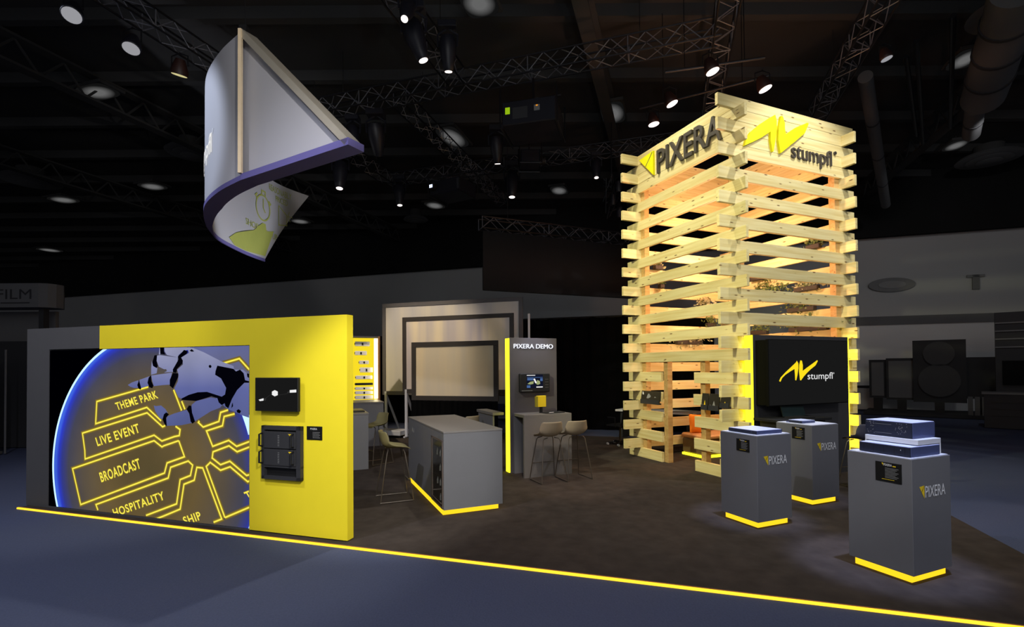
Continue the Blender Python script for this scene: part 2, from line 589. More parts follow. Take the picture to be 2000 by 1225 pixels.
class Art:
    """flat graphics placed with a mapping (a, b, h) -> point; h is height above the surface"""

    def __init__(s, fn, clip=None):
        s.fn, s.clip, s.mb, s.layer = fn, clip, MB(), 0.0

    def _add(s, vs2, fs, m, h):
        bm = bmesh.new()
        vv = [bm.verts.new((a, b, c)) for a, b, c in vs2]
        for f in fs:
            try:
                bm.faces.new([vv[i] for i in f])
            except ValueError:
                pass
        if s.clip:
            a0, a1, b0, b1 = s.clip
            for co, no in (((a0, 0, 0), (-1, 0, 0)), ((a1, 0, 0), (1, 0, 0)), ((0, b0, 0), (0, -1, 0)), ((0, b1, 0), (0, 1, 0))):
                g = bm.verts[:] + bm.edges[:] + bm.faces[:]
                bmesh.ops.bisect_plane(bm, geom=g, plane_co=co, plane_no=no, clear_outer=True)
        bm.verts.index_update()
        mi = s.mb.mat_i(m)
        s.mb.mesh([s.fn(q.co.x, q.co.y, h + q.co.z) for q in bm.verts], [[q.index for q in f.verts] for f in bm.faces], mi)
        bm.free()

    def poly(s, pts, m, h, tri=True):
        bm = bmesh.new()
        f = bm.faces.new([bm.verts.new((a, b, 0)) for a, b in pts])
        bmesh.ops.triangulate(bm, faces=[f])
        bm.verts.index_update()
        s._add([q.co[:] for q in bm.verts], [[q.index for q in f.verts] for f in bm.faces], m, h)
        bm.free()

    def slab(s, pts, m, h0, h1):
        """polygon with side walls"""
        bm = bmesh.new()
        f = bm.faces.new([bm.verts.new((a, b, 0)) for a, b in pts])
        tri = bmesh.ops.triangulate(bm, faces=[f])
        bm.verts.index_update()
        vs = [(q.co.x, q.co.y, h1 - h0) for q in bm.verts]
        fs = [[q.index for q in g.verts] for g in bm.faces]
        bm.free()
        n = len(pts)
        base = len(vs)
        vs += [(a, b, 0) for a, b in pts] + [(a, b, h1 - h0) for a, b in pts]
        fs += [[base + i, base + (i + 1) % n, base + n + (i + 1) % n, base + n + i] for i in range(n)]
        s._add(vs, fs, m, h0)

    def rect(s, a0, a1, b0, b1, m, h):
        s._add([(a0, b0, 0), (a1, b0, 0), (a1, b1, 0), (a0, b1, 0)], [(0, 1, 2, 3)], m, h)

    def stroke(s, pts, w, m, h, closed=False):
        n = len(pts)
        vs, fs = [], []
        seq = list(pts)
        L, R = [], []
        for i in range(n):
            p = seq[i]
            a = seq[i - 1] if (i > 0 or closed) else None
            b = seq[(i + 1) % n] if (i < n - 1 or closed) else None
            ds = []
            if a is not None:
                d = (p[0] - a[0], p[1] - a[1])
                l = hypot(*d) or 1
                ds.append((d[0] / l, d[1] / l))
            if b is not None:
                d = (b[0] - p[0], b[1] - p[1])
                l = hypot(*d) or 1
                ds.append((d[0] / l, d[1] / l))
            if len(ds) == 2:
                nx, ny = -(ds[0][1] + ds[1][1]), ds[0][0] + ds[1][0]
                l = hypot(nx, ny) or 1
                nx, ny = nx / l, ny / l
                k = max(0.5, abs(nx * -ds[0][1] + ny * ds[0][0]))
            else:
                nx, ny, k = -ds[0][1], ds[0][0], 1
            o = w / 2 / k
            L.append((p[0] + nx * o, p[1] + ny * o, 0))
            R.append((p[0] - nx * o, p[1] - ny * o, 0))
        vs = L + R
        rng = n if closed else n - 1
        fs = [(i, (i + 1) % n, n + (i + 1) % n, n + i) for i in range(rng)]
        s._add(vs, fs, m, h)

    def text(s, body, o, ex, ey, m, h, depth=0.0, bold=0.0, spacing=1.0):
        """baseline from o along ex (full width), ey is the cap height vector"""
        vs, fs, x0, x1, cap = glyphs(body, 1.0 if depth else 0.0, bold, spacing)
        out = []
        for v in vs:
            a = (v.x - x0) / (x1 - x0)
            b = v.y / cap
            out.append((o[0] + ex[0] * a + ey[0] * b, o[1] + ex[1] * a + ey[1] * b, (v.z + 1) * depth / 2 if depth else 0))
        s._add(out, fs, m, h)

    def build(s, name, parent):
        return s.mb.build(name, [], parent)


TRI = [(0.0, 1.0), (1.0, 1.0), (1.0, -0.06)]


def logo_px(art, a0, b0, w, h, m_tri, m_txt, h0, depth=0.0, flip=False):
    """triangle mark and condensed capitals, baseline b0, total width w, cap height h"""
    tw = w * 0.19
    pts = [(a0 + p * tw, b0 + q * h) for p, q in ((0, 0.95), (1, 1.02), (1, -0.08))]
    if depth:
        art.slab(pts, m_tri, h0, h0 + depth)
    else:
        art.poly(pts, m_tri, h0)
    art.stroke([(a0 + tw * 0.45, b0 + h * 0.52), (a0 + tw * 0.95, b0 + h * 0.98)], w * 0.012, M['black'] if not depth else M['signdark'], h0 + depth + 0.0008)
    art.text('PIXERA', (a0 + w * 0.225, b0), (w * 0.775, 0), (0, h), m_txt, h0, depth=depth, bold=0.0)


# ------------------------------------------------------------------ setting: floor, carpets, hall
mb = MB()
mb.box(-60, 60, -6, 70, -0.30, -0.02)
tag(mb.build('floor', M['carpetout']), kind='structure')
# raised show floor of the stand
mb = MB()
mb.box(0, 9.2, -12.02, 0, -0.019, 0.0)
o = mb.build('trim_1', M['carpetin'])
o.location = W(8.68, 4.60)
o.rotation_euler = (0, 0, RW)
tag(o, kind='structure')
e = thingW('floor_light_line', 'thin glowing amber light line along the front edge of the dark carpet', 'light strip', 8.68, 4.585)
MB().box(-0.018, 0.0, -12.0, 0.02, -0.019, 0.002).build('light_strip', M['ledline'], e)
MB().box(0.0, 0.012, -12.0, 0.02, -0.019, 0.006).build('profile', M['brown'], e)

mb = MB()
mb.box(0, 0.4, -50, 70, -0.02, 7.45)
o = mb.build('wall_back', M['halld'])
o.location = W(0, 25.16)
o.rotation_euler = (0, 0, RW)
tag(o, kind='structure')
mb = MB()
mb.box(-0.25, 0.4, -50, 70, 7.45, 10.2)
mb.box(-0.5, -0.25, -50, 70, 7.3, 7.5)
o = mb.build('trim_2', M['halldark'])
o.location = W(0, 25.16)
o.rotation_euler = (0, 0, RW)
tag(o, kind='structure')
mb = MB()
mb.box(-70, 60, -2, 70, 10.0, 10.3)
for k in range(26):                                  # roof joists
    mb.box(-70, 60, -1 + k * 2.4, -0.8 + k * 2.4, 9.72, 10.0)
tag(mb.build('ceiling', M['ceil']), kind='structure')
# wide steel girders under the roof, running away over the stand
for k, u in enumerate((22, 14.5, 1.6, -8.0)):
    e = thingW('roof_girder', ['dark roof girder farthest left above the hall', 'dark roof girder above the hanging curved screen',
               'dark roof girder over the truss grid behind the timber tower', 'dark roof girder at the right beside the big duct'][k], 'girder', u, -1.0, 9.0, group='hall roof girders')
    g = MB()
    g.box(0, 26.0, -0.15, 0.15, 0.0, 0.06)
    g.box(0, 26.0, -0.15, 0.15, 0.66, 0.72)
    for j in range(26):
        g.tube((j, 0, 0.05), (j + 0.5, 0, 0.67), 0.03, 5)
        g.tube((j + 0.5, 0, 0.67), (j + 1, 0, 0.05), 0.03, 5)
    g.build('girder_frame', M['ceil'], e)

# ------------------------------------------------------------------ media wall with video screen
UL = 8.75
wall = thingW('media_wall', 'freestanding yellow and grey stand wall holding the big lit screen', 'wall', 3.40, 4.70)
# local: x = thickness (front at 0), y = u - 3.40
def YL(s):
    return (8.32 - s) - 3.40
mb = MB()   # yellow part: right column and header
mb.box(0.0, 0.11, 0.0, YL(3.565), 0.012, 2.50)
mb.box(0.0, 0.11, YL(3.565), YL(1.037), 2.19, 2.50)
mb.build('yellow_panel', M['yellow'], wall)
mb = MB()
mb.box(0.0, 0.11, YL(1.037), YL(-0.43), 2.20, 2.50)
mb.box(0.0, 0.11, YL(0.035), YL(-0.43), 0.0, 2.20)
mb.box(0.0, 0.11, YL(3.565), YL(0.035), 0.0, 0.02)
mb.build('grey_panel', M['greywall'], wall)
MB().box(0.09, 0.12, YL(3.565), YL(0.035), 0.0, 2.2).build('back_panel', M['black'], wall)
MB().box(0.03, 0.09, 0.02, YL(-0.40), 0.0, 0.012).build('plinth', M['black'], wall)

# video screen set in the wall
scr = thingW('video_screen', 'large lit screen showing a robot hand over a glowing yellow menu wheel', 'screen', 3.40, 4.70)
MB().box(0.006, 0.085, YL(3.560), YL(0.040), 0.022, 2.186).build('cabinet', M['black'], scr)
CX, CZ, CR = 1.893, 0.5897, 1.7655
ctr = (0.0, YL(CX + 0.06), CZ)
M['v_disc'] = grad_emit('picture_disc', 'R', [(0.0, (92, 80, 52)), (0.45, (112, 94, 60)), (0.70, (96, 86, 74)), (0.86, (76, 76, 92)), (0.935, (58, 66, 150)), (0.975, (50, 66, 215)), (1.0, (70, 110, 240))], 0.0, CR, ctr)
M['v_hand'] = grad_emit('picture_hand', 'Z', [(0.0, (88, 98, 150)), (0.25, (98, 106, 160)), (0.5, (104, 112, 172)), (0.8, (148, 152, 190)), (1.0, (166, 168, 200))], 1.15, 2.19)
art = Art(lambda a, b, h: (0.005 - h, YL(a), b), clip=(0.042, 3.558, 0.024, 2.184))
art.rect(0.04, 3.56, 0.0, 2.2, M['v_black'], 0.0)
N = 120
circ = [(CX + CR * cos(2 * pi * k / N), CZ + CR * sin(2 * pi * k / N)) for k in range(N)]
art._add([(a, b, 0) for a, b in circ], [tuple(range(N))], M['v_disc'], 0.0004)
art.stroke(circ, 0.034, M['v_rim'], 0.0008, closed=True)
art.stroke([(CX + (CR + 0.02) * cos(a), CZ + (CR + 0.02) * sin(a)) for a in [radians(18 + 1.0 * k) for k in range(22)]], 0.10, M['v_rim'], 0.0008)
LINES = [[(1.927,1.686),(0.987,1.486),(0.967,1.188),(1.903,1.423),(2.152,1.257)],[(2.361,1.653),(2.496,1.394)],[(2.496,1.512),(2.551,1.409)],[(2.222,1.199),(2.177,1.182),(1.908,1.354),(0.713,1.054),(0.761,0.823),(0.768,0.707),(2.032,1.071),(2.165,1.002),(2.376,1.065),(2.459,1.081),(2.472,1.156),(2.395,1.195)],[(2.45,1.017),(2.545,0.821),(2.255,0.729),(2.212,0.6),(0.687,0.088),(0.522,0.564),(2.032,1.001),(2.166,0.928),(2.203,0.944),(2.45,1.017)],[(1.02,0.039),(0.981,0.11),(2.275,0.541),(2.316,0.678),(2.608,0.771),(2.679,0.724),(2.644,0.594),(2.475,0.533),(2.418,0.228),(1.895,0.041)],[(3.015,0.05),(3.143,0.1),(2.842,0.698),(2.748,0.7),(2.706,0.54),(2.538,0.479),(2.477,0.167),(2.207,0.061),(2.027,-0.006)],[(3.192,0.121),(2.898,0.719),(2.962,0.772),(3.123,0.685),(3.272,0.735),(3.538,0.573),(3.568,0.586)],[(3.192,0.121),(3.568,0.276)],[(3.568,0.658),(3.52,0.645),(3.267,0.801),(3.123,0.752),(2.992,0.826),(3.005,0.902),(3.254,0.985),(3.378,0.919),(3.566,0.985)],[(3.566,1.049),(3.37,0.983),(3.249,1.05),(3.0,0.968),(2.901,1.153),(3.152,1.223),(3.178,1.335),(3.34,1.371)],[(3.24,1.415),(3.123,1.383),(3.097,1.274),(2.848,1.198),(2.77,1.252),(2.787,1.273)],[(3.152,1.976),(3.41,2.031),(3.559,1.899)]]
for k, l in enumerate(LINES):
    art.stroke(l, 0.062, M['v_halo2'], 0.0012 + 0.00001 * k)
    art.stroke(l, 0.038, M['v_halo'], 0.0016 + 0.00001 * k)
    art.stroke(l, 0.019, M['v_line'], 0.0020 + 0.00001 * k)
TEXTS = {'THEME PARK': [(1.372,1.379),(2.105,1.549),(1.322,1.475)],'LIVE EVENT': [(1.008,0.892),(1.791,1.105),(0.957,1.004)],'BROADCAST': [(1.084,0.416),(1.809,0.645),(1.033,0.541)],'HOSPITALITY': [(1.333,-0.024),(2.226,0.274),(1.286,0.075)],'SHIP': [(2.56,-0.022),(2.834,0.074),(2.511,0.072)],'TV': [(3.547,0.354),(3.702,0.413),(3.472,0.445)]}
for t, (o0, e1, u1) in TEXTS.items():
    ex = (e1[0] - o0[0], e1[1] - o0[1])
    ey = (u1[0] - o0[0], u1[1] - o0[1])
    art.text(t, o0, ex, ey, M['v_halo'], 0.0024, bold=0.05, spacing=1.12)
    art.text(t, o0, ex, ey, M['v_line'], 0.0028, bold=0.012, spacing=1.12)
HAND = [[(1.563,1.71),(1.636,1.743),(1.753,1.772),(1.76,1.673),(1.676,1.672),(1.61,1.686)],[(1.773,1.777),(1.953,1.824),(1.934,1.758),(1.941,1.702),(1.793,1.668),(1.773,1.72)],[(1.978,1.833),(2.336,1.869),(2.311,1.777),(2.305,1.717),(2.175,1.71),(2.024,1.697),(1.998,1.758)],[(2.446,1.841),(2.421,1.905),(2.518,1.969),(2.512,2.024),(2.488,2.056),(2.614,2.113),(2.602,2.15),(2.686,2.171),(2.852,2.118),(3.141,1.999),(3.322,1.944),(3.333,1.9),(3.466,1.899),(3.565,1.829),(3.565,1.328),(3.467,1.351),(3.378,1.384),(3.233,1.425),(3.153,1.477),(3.085,1.52),(3.039,1.573),(2.97,1.581),(2.496,1.54),(2.447,1.557),(2.373,1.667),(2.434,1.759)],[(2.079,2.085),(2.123,2.093),(2.433,2.057),(2.427,1.997),(2.372,1.915),(2.199,1.911),(2.111,1.944),(2.073,2.019)],[(2.204,2.189),(2.53,2.188),(2.53,2.142),(2.445,2.088),(2.433,2.057),(2.248,2.091),(2.21,2.138)],[(2.53,2.188),(2.686,2.171),(2.602,2.15),(2.53,2.142)],[(1.99,2.02),(2.003,1.973),(2.086,1.926),(2.074,1.861),(1.978,1.842),(1.978,1.927)],[(2.122,2.186),(2.135,2.186),(2.135,2.102),(2.11,2.098)],[(2.236,1.911),(2.372,1.919),(2.36,1.878),(2.199,1.87),(2.249,1.888)],[(2.97,1.563),(3.085,1.547),(3.153,1.477),(3.119,1.441),(2.97,1.394),(2.713,1.263),(2.653,1.406),(2.664,1.469),(2.736,1.516)],[(2.251,1.315),(2.375,1.355),(2.581,1.405),(2.653,1.325),(2.665,1.243),(2.497,1.212),(2.252,1.196),(2.239,1.26)],[(2.025,1.45),(2.063,1.442),(2.151,1.452),(2.226,1.407),(2.264,1.362),(2.177,1.277),(2.127,1.294),(2.051,1.376)]]
JOINT = [[(1.766,1.772),(1.793,1.701),(1.806,1.664),(1.787,1.649),(1.754,1.668),(1.734,1.71)],[(1.978,1.838),(1.985,1.758),(2.021,1.702),(1.998,1.669),(1.947,1.683),(1.915,1.739),(1.934,1.805)],[(2.348,1.864),(2.44,1.859),(2.44,1.814),(2.398,1.74),(2.355,1.667),(2.299,1.703),(2.299,1.777)],[(2.354,1.869),(2.348,1.906),(2.397,1.97),(2.445,2.033),(2.433,2.07),(2.494,2.115),(2.536,2.151),(2.602,2.132),(2.578,2.1),(2.488,2.056),(2.518,2.014),(2.506,1.978),(2.421,1.915),(2.409,1.864)],[(2.034,2.09),(2.079,2.094),(2.073,2.019),(2.092,1.954),(2.073,1.926),(2.01,1.955),(1.997,2.001)],[(2.129,2.191),(2.198,2.19),(2.198,2.139),(2.223,2.096),(2.135,2.107)],[(2.934,1.947),(2.957,1.963),(2.982,1.947),(2.974,1.924),(2.945,1.925)],[(3.072,1.95),(3.322,1.909),(3.361,1.878),(3.422,1.9),(3.477,1.856),(3.499,1.773),(3.565,1.76),(3.565,1.743),(3.488,1.743),(3.378,1.655),(3.3,1.549),(3.244,1.434),(3.199,1.46),(3.187,1.495),(3.142,1.472),(3.096,1.503),(3.073,1.555),(2.981,1.577),(2.853,1.544),(2.736,1.516),(2.496,1.526),(2.496,1.544),(2.616,1.591),(2.759,1.624),(2.911,1.63),(3.142,1.574),(3.193,1.601),(3.21,1.68),(3.13,1.795),(3.038,1.839),(3.044,1.884)],[(2.581,1.414),(2.617,1.46),(2.658,1.456),(2.671,1.37),(2.719,1.263),(2.677,1.235),(2.647,1.261),(2.623,1.36)],[(2.177,1.277),(2.202,1.342),(2.239,1.366),(2.288,1.344),(2.239,1.297),(2.252,1.191),(2.215,1.213)],[(3.367,1.41),(3.4,1.428),(3.439,1.407),(3.422,1.377),(3.384,1.385)],[(2.626,2.14),(2.662,2.158),(2.704,2.13),(2.662,2.126)],[(3.526,1.855),(3.565,1.847),(3.565,1.795),(3.532,1.812)],[(3.311,1.506),(3.317,1.462),(3.289,1.435),(3.3,1.488)]]
M['v_grey'] = grad_emit('picture_grey_sky', 'Z', [(0.0, (110, 108, 120)), (0.5, (112, 112, 132)), (1.0, (110, 116, 168))], 1.4, 2.2)
art.poly([(2.60, 2.2), (3.57, 2.2), (3.57, 1.42), (3.40, 1.46), (3.1, 1.75)], M['v_grey'], 0.0010)
for l in HAND:
    art.poly(l, M['v_hand'], 0.0032)
for l in JOINT:
    art.poly(l, M['v_joint'], 0.0036)
art.build('picture', scr)


def wall_art(u_of_s=True):
    return Art(lambda a, b, h: (-h, YL(a), b))


# small monitor on the yellow column (coordinates relative to the wall frame)
def AD(s_, d):
    return 8.32 - (8.32 - s_) * (4.70 - d) / 4.70


def AZ(z_, d):
    return 1.9 + (z_ - 1.9) * (4.70 - d) / 4.70


tv = thingW('wall_monitor', 'small black monitor on the yellow wall showing a white hexagon', 'monitor', 3.40, 4.70)
MB().box(-0.045, 0.0, YL(4.25), YL(3.82), 1.45, 1.76).build('mount', M['black'], tv)
MB().box(-0.085, -0.045, YL(AD(4.262, .085)), YL(AD(3.647, .085)), AZ(1.412, .085), AZ(1.803, .085), c=0.004).build('housing', M['black'], tv)
a_ = Art(lambda a, b, h: (-0.0855 - h, YL(AD(a, .085)), AZ(b, .085)))
a_.rect(3.655, 4.254, 1.425, 1.795, M['scrblack'], 0.0)
a_.poly([(3.704,1.545),(3.775,1.562),(3.775,1.535),(3.72,1.528)], M['scrwhite'], 0.001)
a_.poly([(3.775,1.562),(3.814,1.56),(3.806,1.535),(3.775,1.535)], M['scrgrey'], 0.0011)
a_.poly([(3.937,1.659),(3.98,1.642),(3.98,1.601),(3.937,1.586),(3.896,1.604),(3.896,1.641)], M['scrwhite'], 0.001)
a_.poly([(4.15,1.66),(4.241,1.667),(4.241,1.634),(4.15,1.63)], M['scrwhite'], 0.001)
a_.poly([(4.15,1.652),(4.15,1.63),(4.115,1.622),(4.115,1.64)], M['scrgrey'], 0.0011)
a_.stroke([(3.80,1.56),(3.90,1.62)], 0.004, M['scrgrey'], 0.001)
a_.stroke([(3.98,1.60),(4.12,1.62)], 0.004, M['scrgrey'], 0.001)
a_.build('display', tv)

# rack frame with two servers in the yellow column
rk = thingW('server_rack', 'open black rack frame on yellow wall under the small monitor', 'rack', 3.40, 4.70)
mb = MB()
mb.box(-0.05, 0.0, YL(0.045 + 4.294), YL(0.045 + 4.235), 0.637, 1.25)
mb.box(-0.05, 0.0, YL(0.045 + 3.785), YL(0.045 + 3.745), 0.637, 1.25)
mb.box(-0.05, 0.0, YL(0.045 + 4.294), YL(0.045 + 3.745), 1.205, 1.25)
mb.box(-0.05, 0.0, YL(0.045 + 4.294), YL(0.045 + 3.745), 0.637, 0.672)
mb.box(-0.052, 0.0, YL(0.045 + 4.294), YL(0.045 + 3.745), 0.775, 0.80)
mb.build('frame', M['charcoal'], rk)
MB().box(-0.006, -0.001, YL(0.045 + 4.235), YL(0.045 + 3.785), 0.672, 1.205).build('back_panel', M['black'], rk)
for k, (z0, z1) in enumerate(((0.995, 1.185), (0.800, 0.985))):
    sv = thingW('rack_server', ['upper black rack server with handles and yellow triangle in wall rack', 'lower black rack server with handles and yellow triangle in wall rack'][k], 'server', 3.40, 4.70, group='servers in the wall rack')
    MB().box(-0.062, -0.007, YL(0.045 + 4.230), YL(0.045 + 3.790), z0, z1, c=0.003).build('housing', M['server'] if 0 else M['charcoal'], sv)
    for sa in (3.762, 4.205):
        h_ = MB()
        h_.path([(-0.055, YL(0.045 + sa), z0 + 0.02), (-0.10, YL(0.045 + sa), z0 + 0.03), (-0.10, YL(0.045 + sa), z1 - 0.03), (-0.055, YL(0.045 + sa), z1 - 0.02)], 0.011, 8)
        h_.build('handle', M['black'], sv, smooth=True)
    a_ = Art(lambda a, b, h: (-0.0625 - h, YL(0.045 + a), b))
    a_.poly([(4.135, z1 - 0.02), (4.185, z1 - 0.022), (4.185, z1 - 0.075)], M['labelyel'], 0.001)
    for j in range(7):
        a_.rect(3.99, 4.012, z0 + 0.03 + j * 0.019, z0 + 0.036 + j * 0.019, M['labelgrey'], 0.001)
    a_.build('markings', sv)
cardw = thingW('info_card', 'small black information card on the yellow wall right of the rack', 'card', 3.40, 4.70)
MB().box(-0.008, 0.0, YL(4.594), YL(4.39), 1.103, 1.254).build('board', M['labelblack'], cardw)
a_ = Art(lambda a, b, h: (-0.0082 - h, YL(a), b))
a_.text('PIXERA', (4.44, 1.215), (0.09, 0), (0, 0.022), M['labelwhite'], 0.001)
for j in range(5):
    a_.rect(4.47, 4.57 - 0.01 * (j % 2), 1.185 - j * 0.015, 1.189 - j * 0.015, M['labelgrey'], 0.001)
a_.build('print', cardw)

# ------------------------------------------------------------------ timber tower
LAY = 0.39775
HP = 0.1989
U0, U1, V0, V1, TH = 6.10, 8.65, 6.60, 9.27, 0.06
tower = thingT('timber_tower', 'tall log-style timber tower of stacked spruce planks with illuminated lettering', 'tower', U0, V0)


def plank(axis, a0, a1, fixed, z, h=HP, mt='wood', th=TH, name='plank'):
    """axis 'u': runs along u between a0 and a1 with its outer face at v = fixed; 'v' the other way round"""
    L_ = a1 - a0
    m_ = MB().box(0, L_, 0, th, 0.0015, h - 0.0015, c=0.003)
    ob = m_.build(name, M[mt], tower)
    if axis == 'u':
        # local x along +u  => rotate +90 about z ; thickness then points to -x(v) so offset
        ob.rotation_euler = (0, 0, pi / 2)
        ob.location = (fixed + th - V0, a0 - U0, z)
    else:
        ob.rotation_euler = (0, 0, 0)
        ob.location = (a0 - V0, fixed - U0, z)
    return ob


for i in range(16):
    zu, zv = LAY * i, LAY * i + HP
    if i < 5:
        plank('u', 7.99, 9.05, V0, zu)
        plank('u', 5.89, 7.10 + (0.01 if i % 2 else -0.01), V0, zu)
    else:
        plank('u', 5.89, 9.05, V0, zu)
    plank('u', 5.87, 9.05, V1, zu)
    plank('v', 6.25, 9.605, U0, zv)
    plank('v', 6.20, 9.62, U1, zv)
for i in (14, 15):
    plank('u', U0 + TH, U1, V0, LAY * i + HP, name='fascia_board')
    plank('u', U0 + TH, U1, V1, LAY * i + HP, name='fascia_board')
    plank('v', V0 + TH, V1, U0, LAY * i, name='fascia_board')
    plank('v', V0 + TH, V1, U1, LAY * i, name='fascia_board')
for (pu, pv, zt) in ((U0 + TH, V0 + TH, 6.3), (U1 - 0.12, V0 + TH, 6.3), (U0 + TH, V1 - 0.12, 6.3), (U1 - 0.12, V1 - 0.12, 6.3), (7.87, V0 + TH, 2.0), (6.88, V0 + TH, 2.0)):
    p_ = MB().box(0, 0.12, 0, 0.12, 0, zt, c=0.004).build('post', M['post'], tower)
    p_.location = (pv - V0, pu - U0, 0.0)
    if zt < 3:
        p_.scale = (1.0, 0.95, 1)

# letters on the tower (faces: 'R' = towards the right front, 'L' = towards the left front)
aR = Art(lambda a, b, h: (a - V0, U0 - h - U0, b))
A_ = [(6.785, 5.553), (6.815, 5.656), (6.922, 5.801), (7.156, 5.984), (7.415, 6.155), (7.506, 6.208), (7.535, 6.127), (7.542, 5.998), (7.507, 5.789), (7.452, 5.561), (7.432, 5.561), (7.386, 5.74), (7.39, 5.898), (7.171, 5.753), (6.957, 5.638)]
V_ = [(7.648, 6.214), (7.688, 6.214), (7.737, 6.106), (7.735, 6.004), (7.763, 5.907), (7.837, 5.964), (8.027, 6.086), (8.296, 6.213), (8.339, 6.206), (8.237, 6.02), (7.958, 5.808), (7.664, 5.591), (7.623, 5.563), (7.571, 5.779), (7.581, 5.962)]
aR.slab(A_, M['signyel'], 0.0, 0.045)
aR.slab(V_, M['signyel'], 0.0, 0.045)
aR.build('brush_mark', tower)
aR = Art(lambda a, b, h: (a - V0, -h, b))
aR.text('stumpfl', (7.92, 5.545), (1.05, 0.0), (0.0, 0.285), M['signdark'], 0.0, depth=0.03, bold=0.0)
aR.text('®', (9.04, 5.775), (0.06, 0.0), (0.0, 0.06), M['signdark'], 0.0, depth=0.03)
aR.build('lettering', tower)
aL = Art(lambda a, b, h: (-h, -a, b))      # a = -(u - U0): grows to the right
def UA(u):
    return -(u - U0)
aL.slab([(UA(8.55), 6.231), (UA(8.10), 6.26), (UA(8.10), 5.765)], M['signyel'], 0.0, 0.045)
aL.stroke([(UA(8.34), 6.02), (UA(8.125), 6.235)], 0.02, M['signdark'], 0.047)
aL.build('triangle_mark', tower)
aL = Art(lambda a, b, h: (-h, -a, b))
aL.text('PIXERA', (UA(7.99), 5.757), (7.99 - 6.34, 0.0), (0, 0.48), M['signdark'], 0.0, depth=0.05, bold=0.008)
aL.build('lettering', tower)

# presentation wall with television, in front of the right face
pw = thingT('presentation_wall', 'black presentation wall with glowing yellow sides standing against the timber tower', 'wall', 5.90, 6.72)
MB().box(0.0, 2.33, 0.0, 0.11, 0.0, 2.40).build('front_panel', M['charcoal'], pw)
MB().box(-0.03, 0.0, 0.0, 0.14, 0.02, 2.395).build('light_strip', M['ledhot'], pw)
MB().box(2.20, 2.33, 0.1405, 0.15, 0.02, 2.395).build('light_strip', M['ledhot'], pw)
MB().box(0.0, 0.13, 0.1405, 0.15, 0.02, 2.395).build('light_strip', M['ledhot'], pw)
MB().box(2.331, 2.345, 0.0, 0.12, 0.02, 2.395).build('light_strip', M['ledside'], pw)
MB().box(0.0, 2.33, 0.11, 0.14, 0.0, 2.40).build('back_panel', M['black'], pw)
tvb = thingT('television', 'big black television showing a yellow brush logo on the presentation wall', 'television', 5.65, 6.765)
MB().box(0.012, 1.87, 0.05, 0.25, 1.27, 2.31).build('mount_box', M['tvside'], tvb)
MB().box(0.0, 1.88, 0.0, 0.05, 1.257, 2.319, c=0.004).build('housing', M['tvside'], tvb)
a_ = Art(lambda a, b, h: (a - 6.765, -0.0005 - h, b))
a_.rect(6.775, 8.636, 1.272, 2.309, M['scrblack'], 0.0)
tA = [(6.992, 1.655), (7.027, 1.71), (7.142, 1.795), (7.257, 1.868), (7.378, 1.948), (7.404, 1.978), (7.436, 1.935), (7.436, 1.853), (7.412, 1.745), (7.383, 1.659), (7.358, 1.662), (7.354, 1.746), (7.345, 1.843), (7.256, 1.808), (7.141, 1.755), (7.064, 1.703), (7.022, 1.641)]
tV = [(7.482, 1.982), (7.521, 1.978), (7.541, 1.907), (7.537, 1.812), (7.647, 1.868), (7.768, 1.927), (7.886, 1.986), (7.9, 1.968), (7.844, 1.899), (7.726, 1.835), (7.645, 1.783), (7.564, 1.723), (7.494, 1.657), (7.469, 1.66), (7.449, 1.799), (7.455, 1.907)]
a_.poly(tA, M['scryel'], 0.001)
a_.poly(tV, M['scryel'], 0.001)
a_.text('stumpfl', (7.648, 1.672), (0.61, 0), (0, 0.115), M['scrwhite'], 0.001)
a_.text('®', (8.27, 1.75), (0.035, 0), (0, 0.03), M['scrwhite'], 0.001)
a_.build('display', tvb)
dk = thingT('presentation_desk', 'black high desk under the big television', 'desk', 5.36, 6.66)
MB().box(0.0, 1.15, 0.0, 0.50, 1.03, 1.07, c=0.004).build('desktop', M['black'], dk)
for x in (0.08, 1.01):
    MB().box(x, x + 0.06, 0.06, 0.44, 0.0, 1.03).build('leg', M['black'], dk)
MB().box(0.14, 1.01, 0.40, 0.43, 0.45, 1.03).build('modesty_panel', M['charcoal'], dk)
lt = thingT('laptop', 'dark laptop standing open on the black desk under the television', 'laptop', 5.46, 7.10, 1.07, rot=0.05)
MB().box(0.02, 0.40, -0.06, 0.20, 0.0, 0.016, c=0.003).build('base', M['black'], lt)
m_ = MB()
m_.mesh([(0.0, 0.20, 0.012), (0.55, 0.20, 0.012), (0.55, 0.26, 0.235), (0.0, 0.26, 0.235), (0.0, 0.212, 0.010), (0.55, 0.212, 0.010), (0.55, 0.272, 0.233), (0.0, 0.272, 0.233)],
        [(0, 1, 2, 3), (7, 6, 5, 4), (0, 4, 5, 1), (3, 2, 6, 7), (1, 5, 6, 2), (0, 3, 7, 4)])
m_.build('screen', mat('laptop_screen', (26, 40, 40), 0.3), lt)

# ------------------------------------------------------------------ plinths


